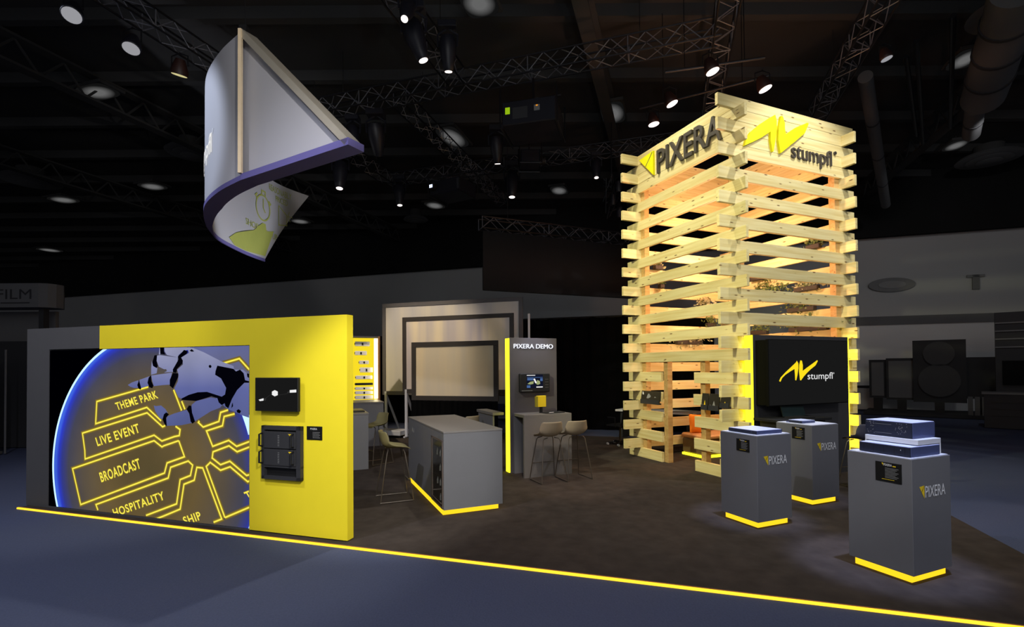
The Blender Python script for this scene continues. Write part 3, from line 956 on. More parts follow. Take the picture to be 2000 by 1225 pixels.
def plinth(u0, v0, du, dv, label, card):
    p = thingT('display_plinth', label, 'plinth', u0, v0, group='dark display plinths with glowing feet')
    MB().box(0, dv, 0, du, 0.075, 1.08, c=0.003).build('body', M['lam'], p)
    MB().box(0.012, dv - 0.012, 0.012, du - 0.012, 1.0805, 1.086).build('top', M['white'], p)
    MB().box(0.035, dv - 0.035, 0.035, du - 0.035, 0.006, 0.075).build('light_base', M['led'], p)
    a = Art(lambda q, b, h: (q, -h, b))
    logo_px(a, 0.10, 0.735, 0.385, 0.105, M['labelyel'], M['labelwhite'], 0.0012)
    a.build('logo', p)
    y1 = du * card[0]
    y0 = y1 - card[1]
    zt, zb = card[2], card[3]
    c = MB().box(-0.008, 0.0, y0, y1, zb, zt).build('info_card', M['labelblack'], p)
    a = Art(lambda q, b, h: (-0.0082 - h, y1 - q, b))
    wq = y1 - y0
    hh = zt - zb
    a.poly([(wq * .25, zt - .04 * hh), (wq * .31, zt - .04 * hh), (wq * .31, zt - .17 * hh)], M['labelyel'], 0.001)
    a.text('PIXERA', (wq * .33, zt - .18 * hh), (wq * .32, 0), (0, hh * .13), M['labelwhite'], 0.001)
    a.rect(wq * .68, wq * .8, zt - .18 * hh, zt - .13 * hh, M['labelyel'], 0.001)
    for j in range(8):
        a.rect(wq * .38, wq * (.9 - .06 * (j % 3)), zt - hh * (.30 + .07 * j), zt - hh * (.275 + .07 * j), M['labelgrey'], 0.001)
    a.rect(wq * .25, wq * .74, zb + hh * .12, zb + hh * .14, M['labelyel'], 0.001)
    a.build('print', c)
    return p


plinth(2.635, 4.85, 0.55, 0.57, 'nearest and largest dark plinth at the right carrying two stacked servers', (0.53, 0.213, 1.023, 0.85))
plinth(4.25, 4.885, 0.55, 0.56, 'dark plinth left of the others with one slim server on top', (0.53, 0.186, 1.022, 0.876))
plinth(4.66, 6.375, 0.55, 0.54, 'rearmost dark plinth in front of the black desk with a small device', (0.53, 0.188, 1.042, 0.879))


def server(name, label, u0, v0, z0, du, dv, h, ears=True, grille=True, group=None, lid='servertop'):
    s_ = thingT(name, label, 'server', u0, v0, z0, group=group)
    MB().box(0, dv, 0, du, 0.003, h, c=0.002).build('chassis', M['server'], s_)
    MB().box(0.004, dv - 0.004, 0.004, du - 0.004, h, h + 0.003).build('lid', M[lid], s_)
    if grille:
        # bezel on the -v face
        MB().box(-0.010, 0.0, 0.004, du - 0.004, 0.006, h - 0.003).build('bezel', M['servergrille'], s_)
        a = Art(lambda q, b, hh: (-0.0105 - hh, du - q, b))
        if h > 0.11:
            a.stroke([(du * .22, h * .22), (du * .58, h * .22)], 0.003, M['labelgrey'], 0.001)
            a.stroke([(du * .22, h * .80), (du * .58, h * .80)], 0.003, M['labelgrey'], 0.001)
            rr = random.Random(3)
            for j in range(46):
                q = rr.choice([rr.uniform(.04, .2), rr.uniform(.64, .9)]) * du
                b = rr.uniform(.1, .9) * h
                a.rect(q, q + 0.006, b, b + 0.006, M['labelgrey'], 0.001)
        else:
            for j in range(5):
                a.rect(du * (.1 + .2 * j), du * (.1 + .2 * j) + 0.003, h * .2, h * .85, M['black'], 0.001)
            a.rect(du * .82, du * .83, h * .6, h * .7, M['labelwhite'], 0.001)
        a.build('markings', s_)
    if ears:
        for yy in (0.03, du - 0.03):
            m_ = MB()
            m_.path([(dv - 0.002, yy, h * .15), (dv + 0.032, yy, h * .22), (dv + 0.032, yy, h * .8), (dv - 0.002, yy, h * .88)], 0.007, 8)
            m_.build('handle', M['black'], s_, smooth=True)
    return s_


server('rack_server', 'low server with pale lid on the nearest plinth below the white riser', 2.665, 4.90, 1.086, 0.435, 0.425, 0.088)
rs = thingT('display_riser', 'white bridge shelf lifting the upper server on the nearest plinth', 'shelf', 2.68, 5.03, 1.086)
MB().box(0, 0.345, 0, 0.45, 0.098, 0.144, c=0.002).build('shelf', M['white'], rs)
MB().box(0.33, 0.345, 0, 0.45, 0.0, 0.098).build('side_panel', M['white'], rs)
MB().box(0.0, 0.33, 0.437, 0.45, 0.0, 0.098).build('side_panel', M['white'], rs)
server('rack_server', 'tall perforated server on the white riser above the nearest plinth', 2.735, 5.06, 1.230, 0.405, 0.335, 0.142)
server('rack_server', 'slim server with golden lid on the left plinth', 4.30, 4.945, 1.086, 0.42, 0.41, 0.044, lid='servertop')
server('media_device', 'small flat blue device on the rearmost plinth', 4.86, 6.46, 1.086, 0.22, 0.26, 0.035, ears=False)
m_ = MB().lathe([(0.0, 0.0), (0.035, 0.0), (0.03, 0.014), (0.0, 0.018)], 14)
o = m_.build('computer_mouse', M['server'])
o.location = T(5.08, 6.47, 1.086)
tag(o, 'tiny dark mouse beside the flat device on the rearmost plinth', 'mouse')

# ------------------------------------------------------------------ bar counter
bar = thingT('bar_counter', 'long dark grey bar counter with a built-in glass fridge and glowing base', 'counter', 6.26, 1.69)
DV, DU = 0.81, 2.26
mb = MB()
mb.box(0, DV, 0, DU, 0.075, 1.055)
mb.build('body', M['lam'], bar)
MB().box(-0.004, DV + 0.004, -0.004, DU + 0.004, 1.055, 1.08, c=0.003).build('worktop', M['lamtop'], bar)
MB().box(0.0, DV - 0.045, 0.045, DU - 0.04, 0.006, 0.075).build('light_base', M['led'], bar)
fr_ = MB()
fr_.box(-0.012, 0.0, 0.03, 0.62, 0.08, 0.10)
fr_.box(-0.012, 0.0, 0.03, 0.62, 0.94, 0.965)
fr_.box(-0.012, 0.0, 0.03, 0.055, 0.08, 0.96)
fr_.box(-0.012, 0.0, 0.56, 0.62, 0.08, 0.96)
fr_.box(-0.020, -0.012, 0.07, 0.56, 0.14, 0.155)
fr_.build('fridge_frame', M['fridge'], bar)
fd = MB().box(-0.006, 0.0, 0.055, 0.56, 0.10, 0.94).build('fridge_door', M['glassdark'], bar)
mb = MB()
rr = random.Random(5)
for k in range(4):
    z = 0.18 + k * 0.19
    for j in range(2 if k % 2 else 1):
        y = 0.12 + j * 0.14 + rr.uniform(-.02, .02)
        mb.lathe([(0.006, 0), (0.012, 0.0), (0.012, 0.05), (0.004, 0.075), (0.004, 0.09)], 8, o=(-0.008, y, z))
mb.build('bottle_row', M['bottle'], bar)['kind'] = 'stuff'
for yy in (1.83, 1.93):
    MB().box(-0.003, 0.0, yy, yy + 0.03, 0.86, 0.93).build('socket', M['labelgrey'], bar)

# ------------------------------------------------------------------ stools


def shell_mesh():
    """moulded seat shell: seat front at +y, back rises at -y; z=0 at seat level"""
    prof = [(0.21, -0.025), (0.17, 0.0), (0.10, 0.004), (0.0, -0.004), (-0.09, -0.002), (-0.15, 0.02), (-0.185, 0.075), (-0.205, 0.145), (-0.222, 0.225), (-0.228, 0.255)]
    halfw = [0.165, 0.195, 0.205, 0.21, 0.215, 0.22, 0.22, 0.21, 0.195, 0.18]
    lift = [0.0, 0.012, 0.025, 0.045, 0.07, 0.085, 0.06, 0.03, 0.008, 0.0]
    fwd = [0, 0, 0, 0, 0.01, 0.03, 0.07, 0.09, 0.085, 0.075]
    nx = 12
    vs, fs = [], []
    for (y, z), hw, li, fo in zip(prof, halfw, lift, fwd):
        for i in range(nx + 1):
            s = -1 + 2 * i / nx
            k = abs(s) ** 2.4
            vs.append((hw * s, y + fo * k, z + li * k))
    w_ = nx + 1
    for j in range(len(prof) - 1):
        for i in range(nx):
            fs.append((j * w_ + i, j * w_ + i + 1, (j + 1) * w_ + i + 1, (j + 1) * w_ + i))
    return vs, fs


def make_stool(u, v, rot, label, shellmat='shell'):
    st = thingT('bar_stool', label, 'stool', u, v, 0.0, rot=rot, group='moulded bar stools on wire frames')
    vs, fs = shell_mesh()
    m_ = MB()
    m_.mesh([(x, y, z + 0.745) for x, y, z in vs], fs)
    sh = m_.build('seat_shell', M[shellmat], st, smooth=True)
    so = sh.modifiers.new('thickness', 'SOLIDIFY')
    so.thickness = 0.016
    so.offset = -1
    sb = sh.modifiers.new('smooth', 'SUBSURF')
    sb.levels = 1
    sb.render_levels = 1
    for sx in (-1, 1):
        MB().tube((sx * 0.235, 0.225, 0.014), (sx * 0.235, -0.235, 0.014), 0.0085, 8).build('runner', M['chrome'], st, smooth=True)
        for sy in (-1, 1):
            l_ = MB().path([(sx * 0.235, sy * 0.23, 0.012), (sx * 0.205, sy * 0.19, 0.30), (sx * 0.155, sy * 0.125, 0.69), (sx * 0.13, sy * 0.11, 0.722), (sx * 0.06, sy * 0.10, 0.733)], 0.008, 8)
            l_.build('leg', M['chrome'], st, smooth=True)
    MB().tube((-0.207, 0.195, 0.28), (0.207, 0.195, 0.28), 0.008, 8).build('footrest', M['chrome'], st, smooth=True)
    return st


make_stool(7.49, 3.82, 0.0, 'left of the two taupe stools with backs turned at the demo counter')
make_stool(7.49, 4.30, 0.0, 'right of the two taupe stools with backs turned at the demo counter')
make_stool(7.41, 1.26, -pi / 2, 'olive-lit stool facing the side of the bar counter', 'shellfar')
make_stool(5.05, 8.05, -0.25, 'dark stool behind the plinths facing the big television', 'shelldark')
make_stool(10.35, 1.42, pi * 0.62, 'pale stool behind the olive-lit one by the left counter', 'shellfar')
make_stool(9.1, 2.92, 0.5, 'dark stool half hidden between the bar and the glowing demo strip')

# ------------------------------------------------------------------ demo tower and counter
dm = thingT('demo_tower', 'grey demo stand panel with lit white words and a glowing yellow edge', 'display stand', 8.30, 3.475)
MB().box(0.0, 0.95, 0.0, 0.19, 0.0, 2.44, c=0.003).build('panel', mat('brownish_grey_panel', (84, 79, 80), 0.5, var=0.05), dm)
MB().box(-0.022, -0.001, 0.02, 0.17, 0.01, 2.43).build('light_strip', M['ledhot'], dm)
a_ = Art(lambda a, b, h: (a - 3.475, -h, b))
a_.text('PIXERA DEMO', (3.545, 2.248), (0.795, 0.0), (0.0, 0.085), M['demo'], 0.012, depth=0.012)
a_.build('lettering', dm)
add_light('SPOT', 'spot_light_demo_sign', T(7.9, 3.95, 2.9), T(8.3, 3.95, 2.15), 30, (0.56, 0.64, 1.0), angle=75, size=0.2)
tb = thingT('control_panel', 'black touch console with a lit screen mounted on the demo stand', 'console', 8.22, 3.64, 1.45)
MB().box(0.0, 0.60, 0.0, 0.08, 0.0, 0.34, c=0.012).build('housing', M['black'], tb)
a_ = Art(lambda a, b, h: (a, -0.0005 - h, b))
a_.rect(0.125, 0.455, 0.072, 0.318, M['b_dark'], 0.0)
a_.rect(0.13, 0.30, 0.30, 0.312, M['scrwhite'], 0.001)
a_.rect(0.135, 0.45, 0.262, 0.272, M['b_blue'], 0.001)
a_.rect(0.14, 0.26, 0.215, 0.255, M['b_blue'], 0.0012)
a_.poly([(0.14, 0.15), (0.20, 0.19), (0.27, 0.20), (0.26, 0.15), (0.20, 0.14)], M['b_green'], 0.001)
a_.poly([(0.31, 0.15), (0.34, 0.22), (0.39, 0.20), (0.40, 0.15), (0.35, 0.13)], M['b_green'], 0.001)
a_.poly([(0.26, 0.24), (0.29, 0.25), (0.33, 0.17), (0.30, 0.16)], M['scrwhite'], 0.0014)
a_.rect(0.40, 0.45, 0.20, 0.25, M['b_blue'], 0.001)
a_.rect(0.32, 0.45, 0.082, 0.10, M['scrwhite'], 0.001)
a_.rect(0.13, 0.20, 0.08, 0.125, M['b_blue'], 0.001)
for j in range(10):
    a_.rect(0.03 + 0.022 * j, 0.044 + 0.022 * j, 0.022, 0.036, M['labelgrey'], 0.001)
for j in range(4):
    a_.rect(0.50, 0.57, 0.08 + 0.05 * j, 0.084 + 0.05 * j, M['labelgrey'], 0.001)
a_.build('display', tb)
yb = thingT('yellow_card_box', 'small yellow carton standing on the demo counter', 'box', 8.05, 3.88, 1.09, rot=0.08)
MB().box(0.03, 0.20, 0.0, 0.06, 0.10, 0.30, c=0.003).build('carton', M['labelyel'], yb)
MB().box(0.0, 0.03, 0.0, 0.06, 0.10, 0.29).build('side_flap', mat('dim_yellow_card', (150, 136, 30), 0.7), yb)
MB().box(0.09, 0.13, 0.01, 0.05, 0.0, 0.10).build('stand', M['black'], yb)
kb = thingT('graphics_tablet', 'thin black tablet with a silver pen lying on the demo counter', 'tablet', 7.87, 3.98, 1.082, rot=0.1)
MB().box(0, 0.40, 0, 0.24, 0.0, 0.012, c=0.003).build('slate', M['black'], kb)
MB().tube((0.05, -0.02, 0.018), (0.17, 0.02, 0.018), 0.006, 8).build('pen', M['alu'], kb)
dc = thingT('demo_counter', 'dark demo counter in front of the grey demo panel', 'counter', 7.82, 3.53)
MB().box(0.0, 0.93, 0.0, 0.05, 0.0, 1.03, c=0.002).build('front_panel', M['lamtop'], dc)
MB().box(0.0, 0.93, 0.0, 0.475, 1.03, 1.08, c=0.002).build('worktop', M['lamtop'], dc)
MB().box(0.90, 0.93, 0.05, 0.475, 0.0, 1.03).build('side_panel', M['lam'], dc)
MB().box(0.0, 0.90, 0.43, 0.475, 0.0, 1.03).build('back_panel', M['lam'], dc)
dc2 = thingT('demo_counter', 'dark side counter emerging behind the glowing demo strip', 'counter', 8.52, 3.22)
MB().box(0.0, 0.22, 0.0, 0.9, 1.03, 1.08, c=0.002).build('worktop', M['lamtop'], dc2)
MB().box(0.02, 0.05, 0.05, 0.85, 0.0, 1.03).build('side_panel', M['lam'], dc2)
MB().box(0.05, 0.22, 0.80, 0.85, 0.0, 1.03).build('back_panel', M['lam'], dc2)

# ------------------------------------------------------------------ three projection screens
def proj_screen(u_l, u_r, v, zb, zt, fw, label, fm, legs=True, fabric='fabric'):
    """frame between u_l (left) and u_r; local y runs to the left"""
    Wd_ = u_l - u_r
    s_ = thingW('projection_screen', label, 'projection screen', u_r, v, group='framed projection screens nested one before another')
    for nm, b in (('frame_top', (0, Wd_, zt - fw, zt)), ('frame_bottom', (0, Wd_, zb, zb + fw)), ('frame_side', (0, fw, zb + fw, zt - fw)), ('frame_side', (Wd_ - fw, Wd_, zb + fw, zt - fw))):
        MB().box(0, 0.05, b[0], b[1], b[2], b[3], c=0.003).build(nm, M[fm], s_)
    MB().box(0.022, 0.026, fw - 0.01, Wd_ - fw + 0.01, zb + fw - 0.01, zt - fw + 0.01).build('projection_surface', M[fabric], s_)
    if legs:
        for y in (0.10, Wd_ - 0.10):
            MB().tube((0.03, y, zb + 0.1), (0.03, y, 0.03), 0.045, 8).build('leg', M['alu'], s_)
            MB().tube((0.03, y, zb + 0.02), (0.78, y, 0.03), 0.035, 8).build('brace', M['alu'], s_)
            MB().tube((-0.1, y, 0.02), (0.82, y, 0.02), 0.03, 8).build('foot', M['alu'], s_)
    return s_


def gm(name, stops):
    m, nt, out = new_mat(name)
    b = nt.nodes.new('ShaderNodeBsdfPrincipled')
    b.inputs['Roughness'].default_value = 0.8
    nt.links.new(b.outputs[0], out.inputs[0])
    tc = nt.nodes.new('ShaderNodeTexCoord')
    mp = nt.nodes.new('ShaderNodeMapping')
    mp.inputs['Scale'].default_value = (1, 1.5, 0.12)
    no = nt.nodes.new('ShaderNodeTexNoise')
    no.inputs['Scale'].default_value = 1.5
    cr = nt.nodes.new('ShaderNodeValToRGB')
    cr.color_ramp.elements[0].position = 0.35
    cr.color_ramp.elements[0].color = rgb(*stops[0])
    cr.color_ramp.elements[1].position = 0.65
    cr.color_ramp.elements[1].color = rgb(*stops[1])
    nt.links.new(tc.outputs['Object'], mp.inputs[0])
    nt.links.new(mp.outputs[0], no.inputs['Vector'])
    nt.links.new(no.outputs['Fac'], cr.inputs[0])
    nt.links.new(cr.outputs[0], b.inputs['Base Color'])
    return m


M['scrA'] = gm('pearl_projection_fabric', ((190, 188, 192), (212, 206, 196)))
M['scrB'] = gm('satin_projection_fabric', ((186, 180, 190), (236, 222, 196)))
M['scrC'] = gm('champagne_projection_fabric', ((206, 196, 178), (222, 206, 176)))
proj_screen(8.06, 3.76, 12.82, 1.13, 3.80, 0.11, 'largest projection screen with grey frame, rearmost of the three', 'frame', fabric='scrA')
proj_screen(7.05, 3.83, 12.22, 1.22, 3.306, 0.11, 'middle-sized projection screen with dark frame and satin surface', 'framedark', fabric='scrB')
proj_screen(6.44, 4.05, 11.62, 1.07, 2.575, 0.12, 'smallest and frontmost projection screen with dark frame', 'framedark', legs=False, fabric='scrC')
e = thingW('screen_skirt', 'black skirt panel hanging below the frontmost projection screen', 'drape', 4.05, 11.60)
m_ = MB()
for k in range(48):
    y0, y1 = k * 2.39 / 48, (k + 1) * 2.39 / 48
    x0 = 0.02 * sin(k * 1.9)
    x1 = 0.02 * sin((k + 1) * 1.9)
    m_.mesh([(x0, y0, 0), (x1, y1, 0), (x1, y1, 1.07), (x0, y0, 1.07)], [(0, 1, 2, 3)])
m_.build('cloth', M['drape'], e)
e = thingW('panel_edge', 'narrow white upright panel edge behind the right side of the largest screen', 'panel', 3.60, 12.95)
MB().box(0, 0.04, 0, 0.05, 0.0, 3.35).build('board', M['white'], e)
e = thingW('silver_trolley', 'low silver trolley on the floor behind the stool beside the screen legs', 'trolley', 7.0, 12.0)
MB().box(0, 0.5, 0, 0.9, 0.07, 0.20, c=0.01).build('deck', M['alu'], e)
for x in (0.06, 0.44):
    for y in (0.06, 0.84):
        MB().tube((x, y - 0.02, 0.035), (x, y + 0.02, 0.035), 0.035, 10).build('wheel', M['black'], e)

# black curtain wall behind the stand
def curtain(u_l, u_r, v, zt, label):
    e = thingW('black_curtain', label, 'curtain', u_r, v)
    m_ = MB()
    n = int((u_l - u_r) / 0.12)
    pts = [(0.04 * sin(k * 1.7) + 0.015 * sin(k * 0.6), k * (u_l - u_r) / n) for k in range(n + 1)]
    for k in range(n):
        (x0, y0), (x1, y1) = pts[k], pts[k + 1]
        m_.mesh([(x0, y0, 0), (x1, y1, 0), (x1, y1, zt), (x0, y0, zt)], [(0, 1, 2, 3)])
    m_.build('cloth', M['drape'], e)
    MB().tube((0, 0, zt), (0, u_l - u_r, zt), 0.03, 8).build('rail', M['black'], e)
    return e


curtain(4.6, -1.2, 15.34, 3.43, 'tall black curtain behind the stand between screens and timber tower')
curtain(13.5, 8.2, 15.6, 2.75, 'low black curtain seen between the yellow wall and the screens')

# ------------------------------------------------------------------ left counters and product wall
e = thingT('reception_counter', 'dark counter end just right of the yellow wall', 'counter', 9.80, -0.2)
MB().box(0, 1.385, 0.0, 1.2, 0.0, 1.03).build('body', M['lam'], e)
MB().box(-0.01, 1.395, -0.01, 1.21, 1.03, 1.06, c=0.003).build('worktop', M['lamtop'], e)
m_ = MB().box(0, 0.35, 0, 0.24, 0, 0.02)
o = m_.build('keyboard', M['black'])
o.location = T(10.05, 0.8, 1.06)
o.rotation_euler = (0, 0, RT)
tag(o, 'thin black keyboard on the counter end beside the yellow wall', 'keyboard')
e = thingT('storage_counter', 'grey counter box beneath the glowing product shelf', 'counter', 12.62, 0.4)
MB().box(0, 1.49, 0.0, 1.0, 0.0, 1.05).build('body', M['lam'], e)
MB().box(-0.01, 1.50, -0.01, 1.01, 1.05, 1.08, c=0.003).build('worktop', M['lamtop'], e)
ps = thingT('product_shelf', 'glowing yellow display niche with white devices behind the yellow wall', 'shelf', 13.66, 0.9)
PSW = 0.95 + 0.06
MB().box(0, PSW, 0.25, 0.28, 1.05, 2.72).build('back_panel', M['shelfglow'], ps)
MB().box(PSW, PSW + 0.05, 0.0, 0.28, 1.05, 2.76).build('side_panel', M['brown'], ps)
MB().box(0.0, PSW, 0.0, 0.28, 2.72, 2.76).build('top_panel', M['frame'], ps)
MB().box(PSW - 0.10, PSW - 0.01, 0.02, 0.05, 1.1, 2.70).build('light_strip', M['ledwhite'], ps)
MB().box(0.0, PSW + 0.05, 0.0, 0.28, 0.0, 1.05).build('cabinet', M['lam'], ps)
rr = random.Random(11)
DEV = [(0.62, 2.50, 0.30, 0.10), (0.58, 2.26, 0.24, 0.09), (0.66, 2.02, 0.20, 0.08), (0.72, 1.80, 0.26, 0.11), (0.66, 1.62, 0.34, 0.08), (0.66, 1.46, 0.36, 0.05), (0.66, 1.34, 0.36, 0.06), (0.66, 1.22, 0.36, 0.07), (0.66, 1.09, 0.36, 0.08)]
WORDS = ['topmost', 'second', 'third', 'fourth', 'fifth', 'sixth and flattest', 'third lowest', 'second lowest', 'lowest']
for k, (x, z, wd, h) in enumerate(DEV):
    wd, h = wd * 1.25, h * 1.2
    d_ = thingT('display_device', 'white device in the glowing shelf niche, %s of the column' % WORDS[k], 'device', 13.66, 0.9, 0.0, group='white devices in the glowing niche')
    MB().box(x - wd / 2, x + wd / 2, 0.10, 0.24, z, z + h, c=0.006).build('housing', M['product'] if k != 5 else M['black'], d_)
    MB().box(x - wd / 2 - 0.01, x - wd / 2 + 0.02, 0.12, 0.2, z + h * .3, z + h * .7).build('connector', M['black'], d_)
    MB().box(x - 0.02, x + 0.02, 0.094, 0.10, z + h * .2, z + h * .75).build('badge', M['labelblack'], d_)

# ------------------------------------------------------------------ lounge inside the tower
bn = thingT('lounge_bench', 'tan leather bench with a glowing base inside the timber tower', 'bench', 7.95, 7.62)
MB().box(0.0, 1.45, 0.0, 0.62, 0.05, 0.37, c=0.03).build('base', mat('bench_base', (112, 96, 66), 0.6), bn)
MB().box(-0.02, 1.47, -0.02, 0.64, 0.37, 0.47, c=0.035).build('seat_pad', M['tan'], bn, smooth=True)
MB().box(-0.015, 1.465, -0.015, 0.60, 0.004, 0.05).build('light_base', M['ledhot'], bn)


def pillow(name, label, loc, rz, tilt, w_, h_, m):
    pl_ = MB()
    n = 10
    vs, fs = [], []
    for sgn in (-1, 1):
        for j in range(n + 1):
            for i in range(n + 1):
                a = -1 + 2 * i / n
                b = -1 + 2 * j / n
                t = max(0, (1 - a ** 4) * (1 - b ** 4)) ** 0.6
                pinch = 1 - 0.07 * (1 - abs(a * b)) * (a * a + b * b) / 2
                vs.append((a * w_ / 2 * pinch, sgn * 0.075 * t, (b + 1) * h_ / 2 * pinch))
    N_ = (n + 1) ** 2
    for q in (0, 1):
        for j in range(n):
            for i in range(n):
                k = q * N_ + j * (n + 1) + i
                fs.append((k, k + 1, k + n + 2, k + n + 1))
    pl_.mesh(vs, fs)
    o = pl_.build(name, m, None, smooth=True)
    o.location = loc
    o.rotation_euler = (tilt, 0.06, rz)
    tag(o, label, 'cushion')
    return o


pillow('cushion', 'orange square cushion leaning on the tan bench inside the tower', T(8.33, 7.86, 0.47), RT - 0.15, -0.18, 0.42, 0.40, M['orange'])
bt = thingT('side_table', 'dark little table leg frame beside the tan bench', 'table', 7.55, 8.35)
MB().lathe([(0.0, 0.43), (0.2, 0.43), (0.2, 0.45), (0.0, 0.45)], 20).build('table_top', M['charcoal'], bt)
for k in range(3):
    a = k * 2 * pi / 3
    MB().tube((0.15 * cos(a), 0.15 * sin(a), 0.0), (0.1 * cos(a), 0.1 * sin(a), 0.43), 0.008, 6).build('leg', M['black'], bt)

# brochure holders clipped to the planks of the left face
def brochure(u_l, u_r, zt, zb, label, style):
    b_ = thingT('brochure_holder', label, 'brochure holder', u_r, 6.54, group='brochure holders on the tower planks')
    wd = u_l - u_r
    MB().box(0.018, 0.058, 0.0, wd, zb, zb + 0.03).build('tray', M['charcoal'], b_)
    MB().box(0.0, 0.004, 0.0, wd, zb, zb + 0.09).build('front_pane', M['charcoal'], b_)
    m_ = MB()
    m_.mesh([(0.006, 0.0, zb + 0.01), (0.006, wd, zb + 0.01), (0.045, wd, zt), (0.045, 0.0, zt), (0.016, 0.0, zb + 0.01), (0.016, wd, zb + 0.01), (0.055, wd, zt), (0.055, 0.0, zt)],
            [(0, 1, 2, 3), (7, 6, 5, 4), (0, 4, 5, 1), (3, 2, 6, 7), (1, 5, 6, 2), (0, 3, 7, 4)])
    m_.build('brochure', M['acrylic'], b_)
    fn = lambda a, b, h: (0.006 + 0.039 * (b - zb) / (zt - zb) - 0.002 - h, wd - a, b)
    a_ = Art(fn)
    hh = zt - zb
    if style == 0:
        a_.poly([(wd * .30, zb + hh * .45), (wd * .38, zb + hh * .42), (wd * .50, zb + hh * .52), (wd * .52, zb + hh * .62), (wd * .42, zb + hh * .80), (wd * .36, zb + hh * .78)], M['paper'], 0.001)
        a_.poly([(wd * .06, zb + hh * .72), (wd * .14, zb + hh * .70), (wd * .12, zb + hh * .86), (wd * .05, zb + hh * .95)], M['labelwhite'], 0.001)
        a_.poly([(wd * .70, zb + hh * .5), (wd * .82, zb + hh * .52), (wd * .74, zb + hh * .6)], M['paper'], 0.001)
    else:
        a_.poly([(wd * .35, zb + hh * .2), (wd * .65, zb + hh * .3), (wd * .5, zb + hh * .6)], M['labelyel'] if style == 2 else M['paper'], 0.001)
        a_.stroke([(wd * .15, zb + hh * .35), (wd * .4, zb + hh * .12), (wd * .8, zb + hh * .3)], 0.008, M['paper'], 0.0012)
    a_.build('print', b_)


brochure(8.58, 7.99, 1.40, 1.135, 'wide black brochure with pale blots on the left planks', 0)
brochure(6.87, 6.72, 1.42, 1.13, 'left of the three narrow brochure holders on the right planks', 2)
brochure(6.70, 6.47, 1.42, 1.13, 'middle of the three brochure holders on the right planks', 1)
brochure(6.44, 6.24, 1.38, 1.19, 'rightmost of the brochure holders on the planks beside the yellow light', 2)

# plants on the planks
def plant(name, label, loc, wx, hz, n, mt, seed, rz=RT):
    p = empty(name, loc, rz, label, 'plant', 'leafy plants perched on the tower planks')
    rr = random.Random(seed)
    m_ = MB()
    for k in range(n):
        a = rr.gauss(0, .38)
        b = rr.gauss(0, .35)
        c = Vector((a * wx / 2 * 1.5, b * 0.10, 0.09 + hz * rr.random() ** 1.3 * (1 - min(.8, abs(a))) - (0.16 * rr.random() if rr.random() < .3 else 0)))
        d = Vector((rr.uniform(-1, 1), rr.uniform(-1, .5), rr.uniform(-.6, 1))).normalized()
        q = d.orthogonal().normalized()
        q.rotate(Matrix.Rotation(rr.uniform(0, 6.28), 3, d))
        s = rr.uniform(.022, .045)
        m_.mesh([c, c + d * s + q * s * .55, c + d * s * 2.1, c + d * s - q * s * .55], [(0, 1, 2, 3)])
    m_.build('leaves', M[mt], p)
    s_ = MB()
    for k in range(7):
        x = rr.uniform(-wx / 2, wx / 2) * .7
        s_.path([(x * .3, 0, 0.06), (x * .7, rr.uniform(-.05, .05), 0.13), (x, rr.uniform(-.08, .08), 0.08 + hz * .5)], 0.004, 5)
    s_.build('stems', M['leaf'], p)
    MB().box(-wx * .42, wx * .42, -0.05, 0.05, 0.0, 0.09, c=0.01).build('planter', M['pot'], p)
    return p


plant('trailing_plant', 'small pale plant at the upper left inside the tower, seen under the fifth plank', T(8.58, 7.04, LAY * 9 + HP * 2 - 0.01), 0.24, 0.16, 50, 'leafpale', 1)
plant('trailing_plant', 'tiny sprig hanging below the small pale plant at the tower left', T(8.58, 7.12, LAY * 8 + HP * 2 - 0.01), 0.14, 0.12, 30, 'leaf', 2)
plant('trailing_plant', 'variegated plant beside the front corner in the middle of the tower', T(8.58, 8.34, LAY * 7 + HP * 2 - 0.01), 0.5, 0.22, 150, 'leafpale', 3)
plant('trailing_plant', 'dark drooping plant below the variegated one beside the front corner', T(8.58, 8.50, LAY * 6 + HP * 2 - 0.01), 0.3, 0.2, 80, 'leaf', 4)
plant('trailing_plant', 'wide leafy plant just above the doorway of the tower', T(8.58, 7.86, LAY * 5 + HP * 2 - 0.01), 0.85, 0.20, 260, 'leafpale', 5)
plant('trailing_plant', 'small green plant highest at the right of the tower', T(6.64, 9.22, LAY * 10 + HP - 0.01), 0.34, 0.2, 70, 'leaf', 6, RT + pi / 2)
plant('trailing_plant', 'bushy green plant right of the front corner under the highest ones', T(7.74, 9.22, LAY * 8 + HP - 0.01), 0.95, 0.32, 330, 'leaf', 7, RT + pi / 2)
plant('trailing_plant', 'pale-tipped plant in the right half of the tower above the television', T(6.80, 9.22, LAY * 8 + HP - 0.01), 0.6, 0.16, 160, 'leafpale', 8, RT + pi / 2)
plant('trailing_plant', 'green and white plant in the right half, second above the television', T(6.92, 9.22, LAY * 7 + HP - 0.01), 0.7, 0.24, 200, 'leaf', 9, RT + pi / 2)
plant('trailing_plant', 'wide green plant in the right half directly above the television', T(6.78, 9.22, LAY * 6 + HP - 0.01), 0.95, 0.24, 330, 'leaf', 10, RT + pi / 2)
plant('trailing_plant', 'dark shaded plant directly above the left end of the presentation wall', T(7.92, 9.22, LAY * 6 + HP - 0.01), 0.5, 0.2, 100, 'leaf', 12, RT + pi / 2)
plant('trailing_plant', 'thin plant right of the front corner above the bushy green plant', T(7.90, 9.22, LAY * 9 + HP - 0.01), 0.5, 0.14, 70, 'leafpale', 13, RT + pi / 2)

